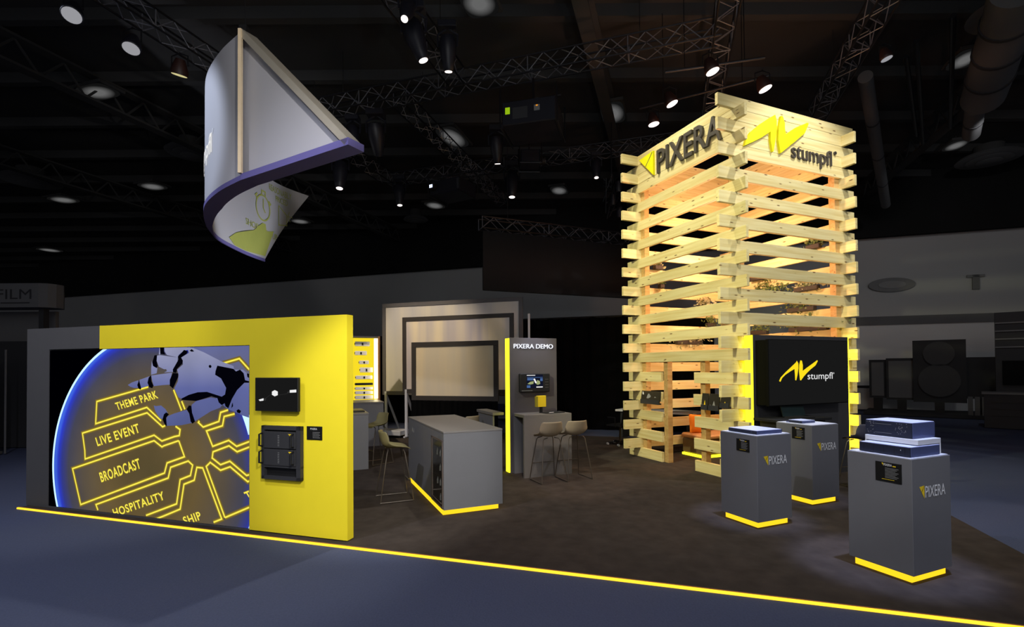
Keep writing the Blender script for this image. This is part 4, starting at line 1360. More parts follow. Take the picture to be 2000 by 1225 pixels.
# meeting table and swivel chair behind the tower
mt_ = empty('meeting_table', (2.86, 13.47, 0), atan2(12.45 - 13.47, 4.09 - 2.86), 'white-edged meeting table behind the timber tower', 'table')
MB().box(-0.1, 2.0, 0, 0.8, 0.70, 0.75, c=0.004).build('table_top', M['white'], mt_)
for x in (0.0, 1.8):
    MB().box(x, x + 0.06, 0.1, 0.7, 0.0, 0.70).build('leg', M['charcoal'], mt_)
ch = empty('swivel_chair', (2.62, 12.2, 0), 0.6, 'black mesh swivel chair left of the timber tower', 'chair')
MB().box(-0.24, 0.24, -0.24, 0.24, 0.44, 0.50, c=0.02).build('seat', M['black'], ch)
m_ = MB()
m_.mesh([(-0.22, -0.24, 0.52), (0.22, -0.24, 0.52), (0.22, -0.32, 0.98), (-0.22, -0.32, 0.98), (-0.22, -0.27, 0.52), (0.22, -0.27, 0.52), (0.22, -0.35, 0.98), (-0.22, -0.35, 0.98)],
        [(0, 1, 2, 3), (7, 6, 5, 4), (0, 4, 5, 1), (3, 2, 6, 7), (1, 5, 6, 2), (0, 3, 7, 4)])
m_.build('backrest', M['black'], ch)
for sx in (-0.27, 0.27):
    MB().path([(sx, -0.1, 0.46), (sx, -0.1, 0.68), (sx, 0.14, 0.68)], 0.014, 6).build('armrest', M['black'], ch)
MB().tube((0, 0, 0.09), (0, 0, 0.44), 0.025, 8).build('column', M['chrome'], ch)
for k in range(5):
    a = k * 2 * pi / 5
    MB().tube((0, 0, 0.09), (0.3 * cos(a), 0.3 * sin(a), 0.06), 0.016, 6).build('base_arm', M['black'], ch)
    MB().lathe([(0.0, -0.02), (0.03, -0.02), (0.03, 0.02), (0, 0.02)], 10, o=(0.3 * cos(a), 0.3 * sin(a), 0.03), ax='y').build('castor', M['alu'], ch)

# ------------------------------------------------------------------ hanging curved screen
PL = [(-4.27,7.88),(-4.88,8.36),(-5.48,8.97),(-5.91,9.59),(-6.3,10.3),(-6.46,10.66),(-6.77,11.5),(-6.88,12.3),(-6.92,13.1),(-6.86,13.86),(-6.7,14.7),(-6.3,15.5)]
CRV = []
for i in range(len(PL) - 1):
    p0, p1, p2, p3 = PL[max(0, i - 1)], PL[i], PL[i + 1], PL[min(len(PL) - 1, i + 2)]
    for k in range(12):
        t = k / 12
        CRV.append(tuple(.5 * ((2 * p1[j]) + (-p0[j] + p2[j]) * t + (2 * p0[j] - 5 * p1[j] + 4 * p2[j] - p3[j]) * t * t + (-p0[j] + 3 * p1[j] - 3 * p2[j] + p3[j]) * t ** 3) for j in (0, 1)))
CRV.append(PL[-1])
CS = [0.0]
for a, b in zip(CRV, CRV[1:]):
    CS.append(CS[-1] + hypot(b[0] - a[0], b[1] - a[1]))
BZ0, BZ1, SEND = 4.90, 7.30, 6.861
O_ = Vector((-5.5, 9.5, BZ0))


def on_curve(s, z, off=0.0):
    """off > 0: towards the inside (right-hand side)"""
    s = max(0.0, min(CS[-1], s))
    i = 0
    while i < len(CS) - 2 and CS[i + 1] < s:
        i += 1
    t = (s - CS[i]) / (CS[i + 1] - CS[i])
    a, b = Vector(CRV[i]), Vector(CRV[i + 1])
    p = a.lerp(b, t)
    d = (b - a).normalized()
    n = Vector((d.y, -d.x))
    p = p + n * off
    return Vector((p.x, p.y, z)) - O_


hs_ = empty('hanging_curved_screen', O_, 0.0, 'large curved white fabric screen with slanted end hanging above the yellow wall', 'hanging screen')
m_ = MB()
NS = 90
SL = CS[-1]
# sheet: bottom runs 0..SEND, top runs 0..SL (slanted far end)
for i in range(NS):
    for j in range(6):
        q = []
        for (ii, jj) in ((i, j), (i + 1, j), (i + 1, j + 1), (i, j + 1)):
            tz = jj / 6
            z = BZ0 + 0.06 + (BZ1 - BZ0 - 0.06) * tz
            s = (SEND + (SL - SEND) * tz) * ii / NS
            q.append((s, z))
        m_.mesh([on_curve(s, z) for s, z in q], [(0, 1, 2, 3)])
m_.build('curved_fabric', M['fabric'], hs_, smooth=True)
bmx = bmesh.new()
bmx.from_mesh([c for c in bpy.data.objects if c.parent == hs_][0].data)
bmesh.ops.remove_doubles(bmx, verts=bmx.verts, dist=0.002)
bmesh.ops.recalc_face_normals(bmx, faces=bmx.faces)
for f_ in bmx.faces:
    f_.smooth = True
bmx.to_mesh([c for c in bpy.data.objects if c.parent == hs_][0].data)
bmx.free()
# deep bottom rim following the curve and the flat front
S0 = Vector((-4.27, 7.88, 0))
R0 = Vector((-2.16, 6.65, 0))
dF = (S0 - R0).normalized()
nF = Vector((dF.y, -dF.x, 0))            # inward normal of the flat front
if nF.y < 0:
    nF = -nF
m_ = MB()
rim = [(0.0 + SEND * k / 60) for k in range(0, 61)]
def rim_sec(s):
    dw = 0.28 if s < 1.8 else max(0.03, 0.28 - 0.25 * (s - 1.8) / 2.2)
    return [on_curve(s, BZ0, -0.02), on_curve(s, BZ0, dw - 0.02), on_curve(s, BZ0 + 0.08, dw - 0.02), on_curve(s, BZ0 + 0.08, -0.02)]
secs = [rim_sec(s) for s in rim]
for k in range(len(secs) - 1):
    a, b = secs[k], secs[k + 1]
    for q in range(4):
        m_.mesh([a[q], a[(q + 1) % 4], b[(q + 1) % 4], b[q]], [(0, 1, 2, 3)])
m_.mesh(secs[-1], [(0, 1, 2, 3)])
def FP(p, z, off):
    return Vector((p.x, p.y, z)) + nF * off - O_
a = [FP(S0, BZ0, -0.02), FP(S0, BZ0, 0.26), FP(S0, BZ0 + 0.10, 0.26), FP(S0, BZ0 + 0.10, -0.02)]
b = [FP(R0, BZ0, -0.02), FP(R0, BZ0, 0.26), FP(R0, BZ0 + 0.10, 0.26), FP(R0, BZ0 + 0.10, -0.02)]
for q in range(4):
    m_.mesh([a[q], a[(q + 1) % 4], b[(q + 1) % 4], b[q]], [(0, 1, 2, 3)])
m_.mesh(b, [(0, 1, 2, 3)])
m_.build('bottom_rim', M['rimlit'], hs_)
# flat triangular front panel
S1 = S0 - (R0 - S0) * 0.10
ST = S0 + (R0 - S0) * 0.01
m_ = MB()
tri = [FP(S1, BZ0 + 0.06, 0.14), FP(R0, BZ0 + 0.06, 0.10), FP(ST, BZ1 - 0.02, 0.12), FP(S1, BZ1 - 0.02, 0.14)]
tri2 = [p + Vector((nF.x, nF.y, 0)) * 0.03 for p in tri]
m_.mesh(tri + tri2, [(0, 1, 2, 3), (7, 6, 5, 4), (0, 4, 5, 1), (1, 5, 6, 2), (2, 6, 7, 3), (3, 7, 4, 0)])
m_.build('front_panel', M['fabric'], hs_)
# slanted frame profile along the panel
m_ = MB()
P1, P2 = FP(ST, BZ1 + 0.02, 0), FP(R0, BZ0 + 0.08, 0)
dd = (P2 - P1).normalized()
pn = dd.cross(nF).normalized()
if pn.z > 0:
    pn = -pn
def sec(p):
    return [p - nF * 0.02, p - nF * 0.02 + pn * 0.10, p + nF * 0.24 + pn * 0.10, p + nF * 0.24]
a, b = sec(P1), sec(P2)
for q in range(4):
    m_.mesh([a[q], a[(q + 1) % 4], b[(q + 1) % 4], b[q]], [(0, 1, 2, 3)])
m_.mesh(a, [(0, 1, 2, 3)])
m_.mesh(b, [(0, 1, 2, 3)])
m_.build('slanted_frame', M['barframe'], hs_)
MB().box(-0.025, 0.025, -0.06, 0.0, BZ0 - O_.z + 0.1, BZ1 - O_.z).build('upright_profile', mat('pale_upright', (236, 214, 176), 0.5), hs_).location = (S0.x - O_.x, S0.y - O_.y - 0.01, 0)
MB().tube(Vector((S0.x, S0.y + 0.1, BZ1)) - O_, Vector((S0.x, S0.y + 0.1, 9.7)) - O_, 0.006, 6).build('suspension_cable', M['wire'], hs_)
MB().tube(Vector((-6.9, 13.0, BZ1)) - O_, Vector((-6.9, 13.0, 9.7)) - O_, 0.006, 6).build('suspension_cable', M['wire'], hs_)
MB().box(-0.06, 0.06, 0.02, 0.14, BZ1 - O_.z, BZ1 - O_.z + 0.12).build('clamp', M['black'], hs_).location = (S0.x - O_.x, S0.y - O_.y, 0)
# print on the inner face
ai = Art(lambda a, b, h: on_curve(a, b, 0.012 + h))
yl = M['yellowprint']
ai.poly([(5.083, 5.119), (5.458, 5.337), (6.338, 5.64), (6.737, 5.95), (6.878, 5.95), (6.914, 5.754), (7.25, 5.85), (6.861, 5.05), (5.955, 4.99), (5.374, 4.99)], yl, 0.001)
def vec(a, b):
    return (b[0] - a[0], b[1] - a[1])
def curved_text(body, o, e, up, h=0.003):
    ai.text(body, o, vec(o, e), vec(o, up), yl, h)
curved_text('REASONABLY', (7.04, 6.98), (7.968, 6.98), (7.04, 7.17))
curved_text('PRICED', (7.34, 6.75), (7.83, 6.75), (7.34, 6.92))
curved_text('SHORT', (5.954, 5.70), (6.737, 5.70), (5.954, 5.87))
curved_text('SETUP', (6.90, 5.62), (7.40, 5.62), (6.90, 5.80))
curved_text('TIME', (6.70, 5.40), (7.05, 5.40), (6.70, 5.55))
wc, wr = (6.76, 6.37), 0.345
ai.stroke([(wc[0] + 0.31 * cos(2 * pi * k / 36), wc[1] + wr * sin(2 * pi * k / 36)) for k in range(36)], 0.04, yl, 0.002, closed=True)
ai.stroke([(6.775, 6.62), (6.775, 6.37), (6.87, 6.26)], 0.035, yl, 0.002)
ai.stroke([(6.70, 6.72), (6.70, 6.84), (6.86, 6.84), (6.86, 6.72)], 0.04, yl, 0.002)
ai.stroke([(6.50, 6.56), (6.42, 6.62), (6.50, 6.70)], 0.05, yl, 0.002)
ai.stroke([(7.02, 6.64), (7.10, 6.58), (7.04, 6.52)], 0.05, yl, 0.002)
ai.stroke([(7.471, 6.08), (7.471, 6.66), (7.80, 6.46), (7.80, 6.16), (7.471, 6.10)], 0.025, yl, 0.002)
for q in ((7.9, 6.6), (8.0, 6.45), (7.92, 6.3)):
    ai.stroke([(7.84, 6.45), q], 0.02, yl, 0.002)
ai.build('inner_print', hs_)
ao = Art(lambda a, b, h: on_curve(2.70 - a, b, -0.012 - h))
ao.text('stumpfl', (0.0, 5.72), (1.45, 0.0), (0.0, 0.36), M['scrwhite'], 0.002, bold=0.01)  # glowing white stands in for light falling on the print
ao.text('®', (1.47, 6.03), (0.09, 0), (0, 0.08), M['labelwhite'], 0.002)
ao.build('outer_lettering', hs_)

# ------------------------------------------------------------------ trusses
def truss(name, p0, p1, label, sz=0.30, grp='black lighting trusses', hang=True):
    p0, p1 = Vector(p0), Vector(p1)
    L_ = (p1 - p0).length
    rz = atan2(p1.y - p0.y, p1.x - p0.x)
    t_ = empty(name, p0, rz, label, 'truss', grp)
    h = sz / 2
    for sy in (-1, 1):
        for zz in (0, sz):
            MB().tube((0, sy * h, zz), (L_, sy * h, zz), 0.022, 6).build('chord', M['truss'], t_)
    m_ = MB()
    n = max(2, int(L_ / 0.34))
    st = L_ / n
    for k in range(n):
        a, b = k * st, (k + 1) * st
        za, zb_ = (0, sz) if k % 2 == 0 else (sz, 0)
        for sy in (-1, 1):
            m_.tube((a, sy * h, za), (b, sy * h, zb_), 0.010, 5)
        ya, yb_ = (-h, h) if k % 2 == 0 else (h, -h)
        m_.tube((a, ya, 0), (b, yb_, 0), 0.010, 5)
        m_.tube((a, ya, sz), (b, yb_, sz), 0.010, 5)
        if k % 6 == 0:
            m_.tube((a, -h, 0), (a, h, 0), 0.012, 5)
            m_.tube((a, -h, 0), (a, -h, sz), 0.012, 5)
            m_.tube((a, h, 0), (a, h, sz), 0.012, 5)
    m_.build('lacing', M['trusshi'], t_)
    if hang:
        for q in (0.15, 0.85):
            MB().tube((L_ * q, 0, sz), (L_ * q, 0, 9.70 - p0.z), 0.008, 5).build('hoist_chain', M['wire'], t_)
    return t_


TZ = 8.2
truss('lighting_truss', W(9.1, 10.35, TZ), W(-1.0, 10.35, TZ), 'long black truss crossing the middle of the ceiling grid in front of the projectors', 0.36)
truss('lighting_truss', W(9.1, 15.0, TZ), W(-1.0, 15.0, TZ), 'far black truss behind the projectors parallel to the long middle one', 0.34)
truss('lighting_truss', W(4.47, 4.8, TZ), W(4.47, 10.15, TZ), 'black truss coming forward over the camera at the top centre', 0.36)
truss('lighting_truss', W(6.13, 10.55, TZ), W(6.13, 18.4, TZ), 'black truss running away behind the hanging projector at centre', 0.34)
truss('lighting_truss', W(9.1, 4.6, TZ), W(9.1, 10.15, TZ), 'dim black truss with three dull lamps above the left', 0.34)
truss('lighting_truss', W(9.1, 10.55, TZ), W(9.1, 14.8, TZ), 'black truss right of the hanging curved screen running away', 0.34)
truss('lighting_truss', W(-1.05, 4.6, TZ), W(-1.05, 14.8, TZ), 'black truss passing straight over the corner of the timber tower', 0.36)
truss('lighting_truss', W(-3.68, 5.4, TZ), W(-3.68, 14.6, TZ), 'black truss slanting down to the tower at the upper right', 0.36)
for k, (a, b) in enumerate((((0.03, 10.31), (-1.78, 10.42)), ((0.6, 11.6), (-2.0, 11.1)))):
    m_ = MB()
    m_.tube(W(a[0], a[1], 7.75), W(b[0], b[1], 7.75), 0.025, 8)
    for q in (0.2, 0.8):
        pq = W(a[0], a[1], 7.75).lerp(W(b[0], b[1], 7.75), q)
        m_.tube(pq, pq + Vector((0, 0, 2.0)), 0.008, 5)
    o = m_.build('lamp_bar', M['truss'])
    tag(o, ['black lamp bar above the tower corner holding the nearer round lamps', 'black lamp bar behind the tower corner holding the farther round lamps'][k], 'lamp bar')

# black banner truss and hanging black screen at the centre
truss('banner_truss', T(13.2, 4.66, 5.80), T(13.2, 10.2, 5.80), 'grey lattice truss carrying the black hanging panel at centre', 0.32, grp='banner trusses')
e = thingT('hanging_backdrop', 'wide black backdrop hanging under its lattice truss at centre', 'backdrop', 13.2, 4.72, 4.10)
MB().box(0, 5.4, -0.03, 0.03, 0.0, 1.66).build('cloth', mat('black_panel_cloth', (40, 40, 42), 0.9, spec=0.05), e)
MB().tube((0, 0, 0.0), (5.4, 0, 0.0), 0.03, 8).build('bottom_bar', M['black'], e)

# ------------------------------------------------------------------ lamps
def aim_rot(d):
    return Vector(d).to_track_quat('-Z', 'Y').to_euler()


def moving_head(loc, d, s, label, lens='lens'):
    """loc: lens position; body points along d; hung from the rig above"""
    d = Vector(d).normalized()
    h = empty('moving_head_lamp', loc, 0.0, label, 'stage lamp', 'moving head lamps in the rig')
    rot = aim_rot(d).to_matrix().to_4x4()
    MB().lathe([(0.075 * s, 0.0), (0.095 * s, 0.02 * s), (0.11 * s, 0.12 * s), (0.15 * s, 0.30 * s), (0.16 * s, 0.50 * s), (0.12 * s, 0.60 * s), (0, 0.62 * s)], 16).build('head', M['lampbody'], h, smooth=True, xf=rot)
    MB().lathe([(0.0, -0.006), (0.07 * s, -0.006), (0.07 * s, 0.0), (0, 0)], 14).build('lens', M[lens], h, xf=rot)
    top = -d * 0.42 * s
    m_ = MB()
    for sx in (-1, 1):
        m_.path([top + Vector((sx * 0.18 * s, 0, 0)), top + Vector((sx * 0.19 * s, 0, 0.22 * s)), top + Vector((sx * 0.02 * s, 0, 0.34 * s))], 0.022 * s, 6)
    m_.build('yoke', M['lampbody'], h)
    MB().box(top.x - 0.17 * s, top.x + 0.17 * s, top.y - 0.13 * s, top.y + 0.13 * s, top.z + 0.32 * s, top.z + 0.44 * s, c=0.01).build('base', M['lampbody'], h)
    zt = TZ + 0.02 - loc[2]
    if zt > top.z + 0.44 * s:
        MB().tube((top.x, top.y, top.z + 0.44 * s), (top.x, top.y, zt), 0.02, 6).build('clamp', M['truss'], h)
    return h


def par_can(loc, d, r, label, lens='lens', rim='lampred'):
    d = Vector(d).normalized()
    h = empty('par_lamp', loc, 0.0, label, 'stage lamp', 'round can lamps in the rig')
    rot = aim_rot(d).to_matrix().to_4x4()
    MB().lathe([(r * 0.98, 0.0), (r * 1.04, 0.01), (r * 1.04, r * 0.6), (r * 0.75, r * 1.5), (r * 0.55, r * 2.0), (0, r * 2.05)], 20).build('can', M[rim], h, smooth=True, xf=rot)
    MB().lathe([(0.0, -0.004), (r * 0.92, -0.004), (r * 0.92, 0.0), (0, 0)], 20).build('lens', M[lens], h, xf=rot)
    top = -d * r * 1.1
    m_ = MB()
    for sx in (-1, 1):
        m_.path([top + Vector((sx * r * 1.1, 0, 0)), top + Vector((sx * r * 1.1, 0, r * 1.4)), top + Vector((0, 0, r * 1.8))], 0.012, 6)
    zt = (7.75 if loc[2] < 7.7 else TZ) - loc[2]
    m_.tube(top + Vector((0, 0, r * 1.7)), (top.x, top.y, max(zt, top.z + r * 1.9)), 0.016, 6)
    m_.build('yoke', M['truss'], h)
    return h


PX = 975.5


def at(x, y, z):
    """point at height z seen at photo pixel x, y (survey of the rig)"""
    X = (x - 1000) / PX
    Z = -(y - 702.9) / PX
    xx = X * cos(ROLL) + Z * sin(ROLL)
    zc = -X * sin(ROLL) + Z * cos(ROLL)
    yy = cos(PITCH) - sin(PITCH) * zc
    zz = sin(PITCH) + cos(PITCH) * zc
    t = (z - CAM_H) / zz
    return Vector((xx * t, yy * t, z))


for (x, y, z, d, s, l) in (
        (663, 368, 7.2, (0.0, -.15, -1), 1.35, 'large downward moving head right of the curved screen, over the largest gap'),
        (691, 292, 7.35, (.1, -.1, -1), 1.0, 'moving head just right of the curved screen tip'),
        (781, 401, 7.3, (0.05, -.1, -1), 1.15, 'small moving head under the far corner of the left truss square'),
        (876, 140, 7.5, (0.0, .25, -1), 1.0, 'moving head with a bright lens at the truss junction top centre'),
        (790, 37, 7.5, (-.05, -.6, -1), 0.8, 'moving head with a bright round lens at the very top, left of centre'),
        (827, 118, 7.3, (.35, .1, -1), 1.15, 'tilted moving head with a thin glint below the topmost one'),
        (1000, 385, 7.2, (0.0, -.1, -1), 1.3, 'moving head pointing down below the far truss at centre'),
        (1165, 347, 7.5, (0.0, -.2, -1), 0.9, 'moving head with a bluish lens left of the timber tower'),
        (972, 320, 7.3, (.05, .3, -1), 1.1, 'moving head hanging under the left end of the big projector'),
):
    moving_head(at(x, y, z), d, s, l)
moving_head(at(740, 305, 7.2), (0.02, .5, -1), 1.25, 'dark unlit moving head under the middle truss beside the curved screen tip', lens='lampbody')
for (x, y, z, r, l, ln, d, rm) in (
        (140, 30, 7.7, 0.145, 'dull grey round lamp farthest left on the dim truss', 'lensdim', (0.25, -.5, -1), 'lampbody'),
        (256, 95, 7.7, 0.145, 'dull grey round lamp in the middle of the dim truss', 'lensdim', (0.1, -.35, -1), 'lampbody'),
        (350, 147, 7.7, 0.145, 'yellowish round lamp nearest the curved screen on the dim truss', 'lenswarm', (-.25, .25, -1), 'lampred'),
        (1392, 140, 7.45, 0.13, 'bright round lamp highest of the four above the tower sign', 'lens', (.3, -.1, -1), 'lampred'),
        (1495, 174, 7.45, 0.135, 'bright round lamp above the brush logo right of the tower corner', 'lens', (.35, -.1, -1), 'lampred'),
        (1313, 203, 7.45, 0.13, 'bright round lamp above the middle of the left tower sign', 'lens', (.4, -.1, -1), 'lampred'),
        (1277, 243, 7.45, 0.13, 'bright round lamp lowest of the four left of the tower sign', 'lens', (.15, -.05, -1), 'lampred'),
        (1732, 115, 7.6, 0.10, 'single dim lamp alone near the ducts at the upper right', 'lensdim', (.25, -.1, -1), 'lampred'),
):
    par_can(at(x, y, z), d, r, l, ln, rm)


def projector(loc, rz, w_, d_, h_, label, lensside, extras):
    p = empty('projector', loc, rz, label, 'projector', 'hanging projectors')
    MB().box(-w_ / 2, w_ / 2, -d_ / 2, d_ / 2, -h_ / 2, h_ / 2, c=0.02).build('housing', M['lampbody'], p)
    m_ = MB()
    for sx in (-1, 1):
        for sy in (-1, 1):
            m_.tube((sx * (w_ / 2 + .03), sy * (d_ / 2 + .03), -h_ / 2 - .04), (sx * (w_ / 2 + .03), sy * (d_ / 2 + .03), h_ / 2 + .25), 0.018, 6)
        m_.tube((sx * (w_ / 2 + .03), -d_ / 2 - .03, -h_ / 2 - .04), (sx * (w_ / 2 + .03), d_ / 2 + .03, -h_ / 2 - .04), 0.018, 6)
    m_.tube((-w_ / 2 - .03, 0, h_ / 2 + .25), (w_ / 2 + .03, 0, h_ / 2 + .25), 0.018, 6)
    m_.tube((0, 0, h_ / 2 + .2), (0, 0, max(h_ / 2 + .3, TZ - loc[2])), 0.03, 6)
    m_.build('hanging_frame', M['truss'], p)
    MB().lathe([(0.11, 0), (0.12, 0.14), (0.10, 0.15), (0.09, 0.13), (0.0, 0.13)], 16, ax='y').build('lens_barrel', M['black'], p, smooth=True).location = (lensside[0], lensside[1], lensside[2])
    for nm, bx, mt in extras:
        MB().box(*bx).build(nm, M[mt], p)
    return p


pj = projector(at(1042, 238, 7.25), RW - pi / 2 + 0.05, 1.15, 1.0, 0.5, 'biggest projector hanging at centre with a lime label and orange buttons', (0.1, 0.5, -0.05), [
    ('status_display', (-0.50, -0.40, -0.506, -0.50, -0.02, 0.12), 'green_led'),
    ('keypad', (0.12, 0.24, -0.506, -0.50, -0.02, 0.10), 'labelgrey'),
    ('power_button', (0.16, 0.20, -0.512, -0.506, 0.07, 0.095), 'orange_led'),
    ('connector_panel', (-0.34, -0.02, -0.506, -0.50, -0.14, 0.10), 'charcoal')])
pj = projector(at(885, 372, 7.35), RW - pi / 2 - 0.2, 1.1, 0.9, 0.42, 'second projector with a bluish lens left of the far truss crossing', (-0.38, -0.6, 0.02), [
    ('lens', (-0.44, -0.33, -0.604, -0.60, -0.03, 0.06), 'lensblue'),
    ('side_vent', (0.45, 0.54, -0.456, -0.45, -0.15, 0.15), 'charcoal')])
pj = projector(at(1035, 312, 7.3), RT + 1.2, 0.55, 0.5, 0.32, 'small projector with a pale lens ring below the biggest one', (0.05, -0.4, 0.0), [
    ('lens_ring', (0.0, 0.12, -0.408, -0.40, -0.07, 0.07), 'labelgrey')])
# cluster of dark lamps left of the tower
e = empty('cable_cluster', at(1195, 400, 6.6), 0.0, 'tangled dark lamp and cable cluster just left of the timber tower', 'cables')
rr = random.Random(21)
for k in range(7):
    m_ = MB()
    pts = [(rr.uniform(-.3, .3), rr.uniform(-.2, .2), rr.uniform(-.5, .9)) for _ in range(6)]
    m_.path(pts, 0.018, 6)
    m_.build('cable', M['truss'], e, smooth=True)
for k in range(3):
    MB().lathe([(0.07, 0), (0.10, 0.1), (0.08, 0.3), (0, 0.32)], 12, o=(rr.uniform(-.3, .3), rr.uniform(-.2, .2), -0.4 + 0.35 * k)).build('lamp_head', M['lampbody'], e, smooth=True)
MB().tube((0, 0, 0.5), (0, 0, 3.1), 0.02, 6).build('drop_bar', M['truss'], e)

# ------------------------------------------------------------------ hall ceiling lights, vents and ducts
HL = [(191, 181, 80, 28), (97, 489, 36, 9), (124, 391, 52, 14), (298, 365, 48, 15), (201, 528, 28, 7), (305, 517, 28, 7), (613, 488, 28, 9), (586, 433, 34, 11),
      (936, 8, 70, 60), (884, 270, 46, 44), (1197, 222, 46, 46), (1092, 373, 32, 18), (849, 402, 34, 15), (766, 474, 24, 8), (1885, 117, 46, 46), (1867, 285, 34, 24), (1857, 374, 24, 18)]
HW = ['long dull hall light at the upper left below the dim lamps', 'dull hall light lowest but one at the far left', 'dull hall light at the left edge above the booth', 'dull hall light left of the curved screen',
      'tiny far hall light above the grey end of the media wall', 'tiny far hall light right of the other tiny one', 'small hall light below the tip of the curved screen', 'dull hall light right of the lime screen corner',
      'big blurred hall light at the top edge in the centre', 'round blurred hall light left of the big projector', 'round blurred hall light left of the tower sign', 'pale hall light under the far truss near the tower',
      'dull hall light beneath the second projector', 'faint hall light left of the black hanging panel', 'square dull hall light beside the thick duct', 'dull hall light in the middle of the right ceiling', 'small dull hall light lowest at the right']
HZ = 9.35
M['hallsoft'] = None
m, nt, out = new_mat('glow_falloff_diffuser')  # blurred glow of the hall lights painted as an emission falloff
e_ = nt.nodes.new('ShaderNodeEmission')
nt.links.new(e_.outputs[0], out.inputs[0])
tc = nt.nodes.new('ShaderNodeTexCoord')
mp = nt.nodes.new('ShaderNodeMapping')
mp.inputs['Location'].default_value = (-1, -1, 0)
mp.inputs['Scale'].default_value = (2, 2, 0)
gr = nt.nodes.new('ShaderNodeTexGradient')
gr.gradient_type = 'SPHERICAL'
cr = nt.nodes.new('ShaderNodeValToRGB')
cr.color_ramp.elements[0].position = 0.04
cr.color_ramp.elements[0].color = rgb(17, 17, 17)
cr.color_ramp.elements[1].position = 0.62
cr.color_ramp.elements[1].color = rgb(98, 98, 98)
nt.links.new(tc.outputs['Generated'], mp.inputs[0])
nt.links.new(mp.outputs[0], gr.inputs[0])
nt.links.new(gr.outputs[0], cr.inputs[0])
nt.links.new(cr.outputs[0], e_.inputs[0])
M['hallsoft'] = m
for (x, y, wx, wy), l in zip(HL, HW):
    p = at(x, y, HZ)
    dist = p.y
    e = empty('hall_light', p, RW + pi / 2, l, 'ceiling light', 'hall ceiling lights')
    sx = wx * dist / PX / 2 * 1.05
    sy = max(0.25, min(1.9, 0.5 * wy * dist * dist / (PX * (HZ - CAM_H))))
    MB().box(-sx, sx, -sy, sy, 0.03, 0.12, c=0.02).build('housing', M['ceil'], e)
    n = 20
    MB().prism([(sx * .92 * (abs(cos(t)) ** .5) * (1 if cos(t) > 0 else -1), sy * .92 * (abs(sin(t)) ** .5) * (1 if sin(t) > 0 else -1)) for t in [2 * pi * (k + .5) / n for k in range(n)]], 0.0, 0.03, ax='z').build('diffuser', M['hallsoft'], e)
    MB().tube((0, 0, 0.12), (0, 0, 9.70 - HZ), 0.012, 5).build('stem', M['ceil'], e)
for (x, y, r, l) in ((60, 355, 0.95, 'round air diffuser at the far left ceiling'), (372, 300, 0.75, 'round air diffuser behind the curved screen'), (812, 430, 0.6, 'round air diffuser left of the black hanging panel'),
                     (1932, 312, 0.95, 'pale ringed air diffuser at the right below the ducts'), (1985, 20, 0.8, 'ringed air diffuser in the top right corner')):
    e = empty('air_diffuser', at(x, y, 9.2), 0.0, l, 'air vent', 'round ceiling air diffusers')
    m_ = MB()
    for k in range(3):
        rr_ = r * (1 - 0.3 * k)
        m_.lathe([(rr_ - 0.06, 0.0 - 0.05 * k), (rr_, 0.02 - 0.05 * k), (rr_ - 0.10, 0.12 - 0.05 * k), (rr_ - 0.14, 0.10 - 0.05 * k)], 28)
    m_.build('rings', M['duct'], e, smooth=True)
    MB().lathe([(r * .45, 0.1), (r * .45, 0.5)], 20).build('neck', M['ceil'], e, smooth=True)


def duct(p0, p1, r, label, seg=4):
    p0, p1 = Vector(p0), Vector(p1)
    e = empty('air_duct', p0, 0.0, label, 'duct', 'hall air ducts')
    MB().tube((0, 0, 0), p1 - p0, r, 24).build('pipe', M['duct'], e, smooth=True)
    for k in range(1, seg):
        q = (p1 - p0) * (k / seg)
        d = (p1 - p0).normalized() * 0.04
        MB().tube(q - d, q + d, r * 1.06, 24).build('joint_ring', M['boothdark'], e, smooth=True)
    return e


duct(at(1992, -30, 8.7), at(1920, 190, 8.3), 0.42, 'thick grey ventilation duct in the upper right corner', 4)
duct(at(1690, 150, 8.6), at(1730, 400, 7.9), 0.15, 'thin grey duct right of the timber tower', 4)
duct(at(1905, 210, 8.3), at(1897, 262, 8.2), 0.2, 'short grey duct outlet below the thick duct', 2)
for k, (a, b) in enumerate((((1770, 110), (1790, 265)), ((1790, 80), (1803, 280)), ((1862, 30), (1856, 250)))):
    m_ = MB().tube(at(a[0], a[1], 8.9), at(b[0], b[1], 8.9), 0.05, 8)
    o = m_.build('conduit_pipe', M['truss'])
    tag(o, ['left of the three thin conduit pipes under the right ceiling', 'middle thin conduit pipe under the right ceiling', 'right thin conduit pipe beside the thick duct'][k], 'pipe', 'thin conduits under the right ceiling')

# ------------------------------------------------------------------ distant booths
fb = empty('distant_booth', (-11.6, 12.0, 0), 0.0, 'dim grey exhibition booth with lettered canopy at the far left', 'booth')
m_ = MB()
outl = [(-4.0, 0.0), (0.2, 0.0), (0.38, 0.06), (0.46, 0.2), (0.46, 0.4), (0.3, 0.6), (-4.0, 0.6)]
m_.prism(outl, 3.44, 4.02, ax='z')
m_.build('canopy', M['booth'], fb)
MB().box(-0.02, 0.10, 0.25, 0.4, 0.0, 3.44).build('post', M['boothdark'], fb)
MB().box(-4.0, -0.2, 0.9, 1.0, 0.0, 3.44).build('back_wall', M['booth'], fb)
MB().box(-4.0, -0.25, 0.5, 0.9, 0.0, 2.65).build('cabinet', M['boothdark'], fb)
a_ = Art(lambda a, b, h: (a, -h, b))
a_.text('FILM', (-0.80, 3.64), (0.84, 0), (0, 0.25), M['boothdark'], 0.005)
a_.rect(-0.70, 0.0, 3.53, 3.56, M['boothdark'], 0.004)
a_.build('lettering', fb)
rb = empty('roll_up_banner', (-11.9, 11.4, 0), 0.35, 'dim printed roll-up banner standing at the left edge', 'banner')
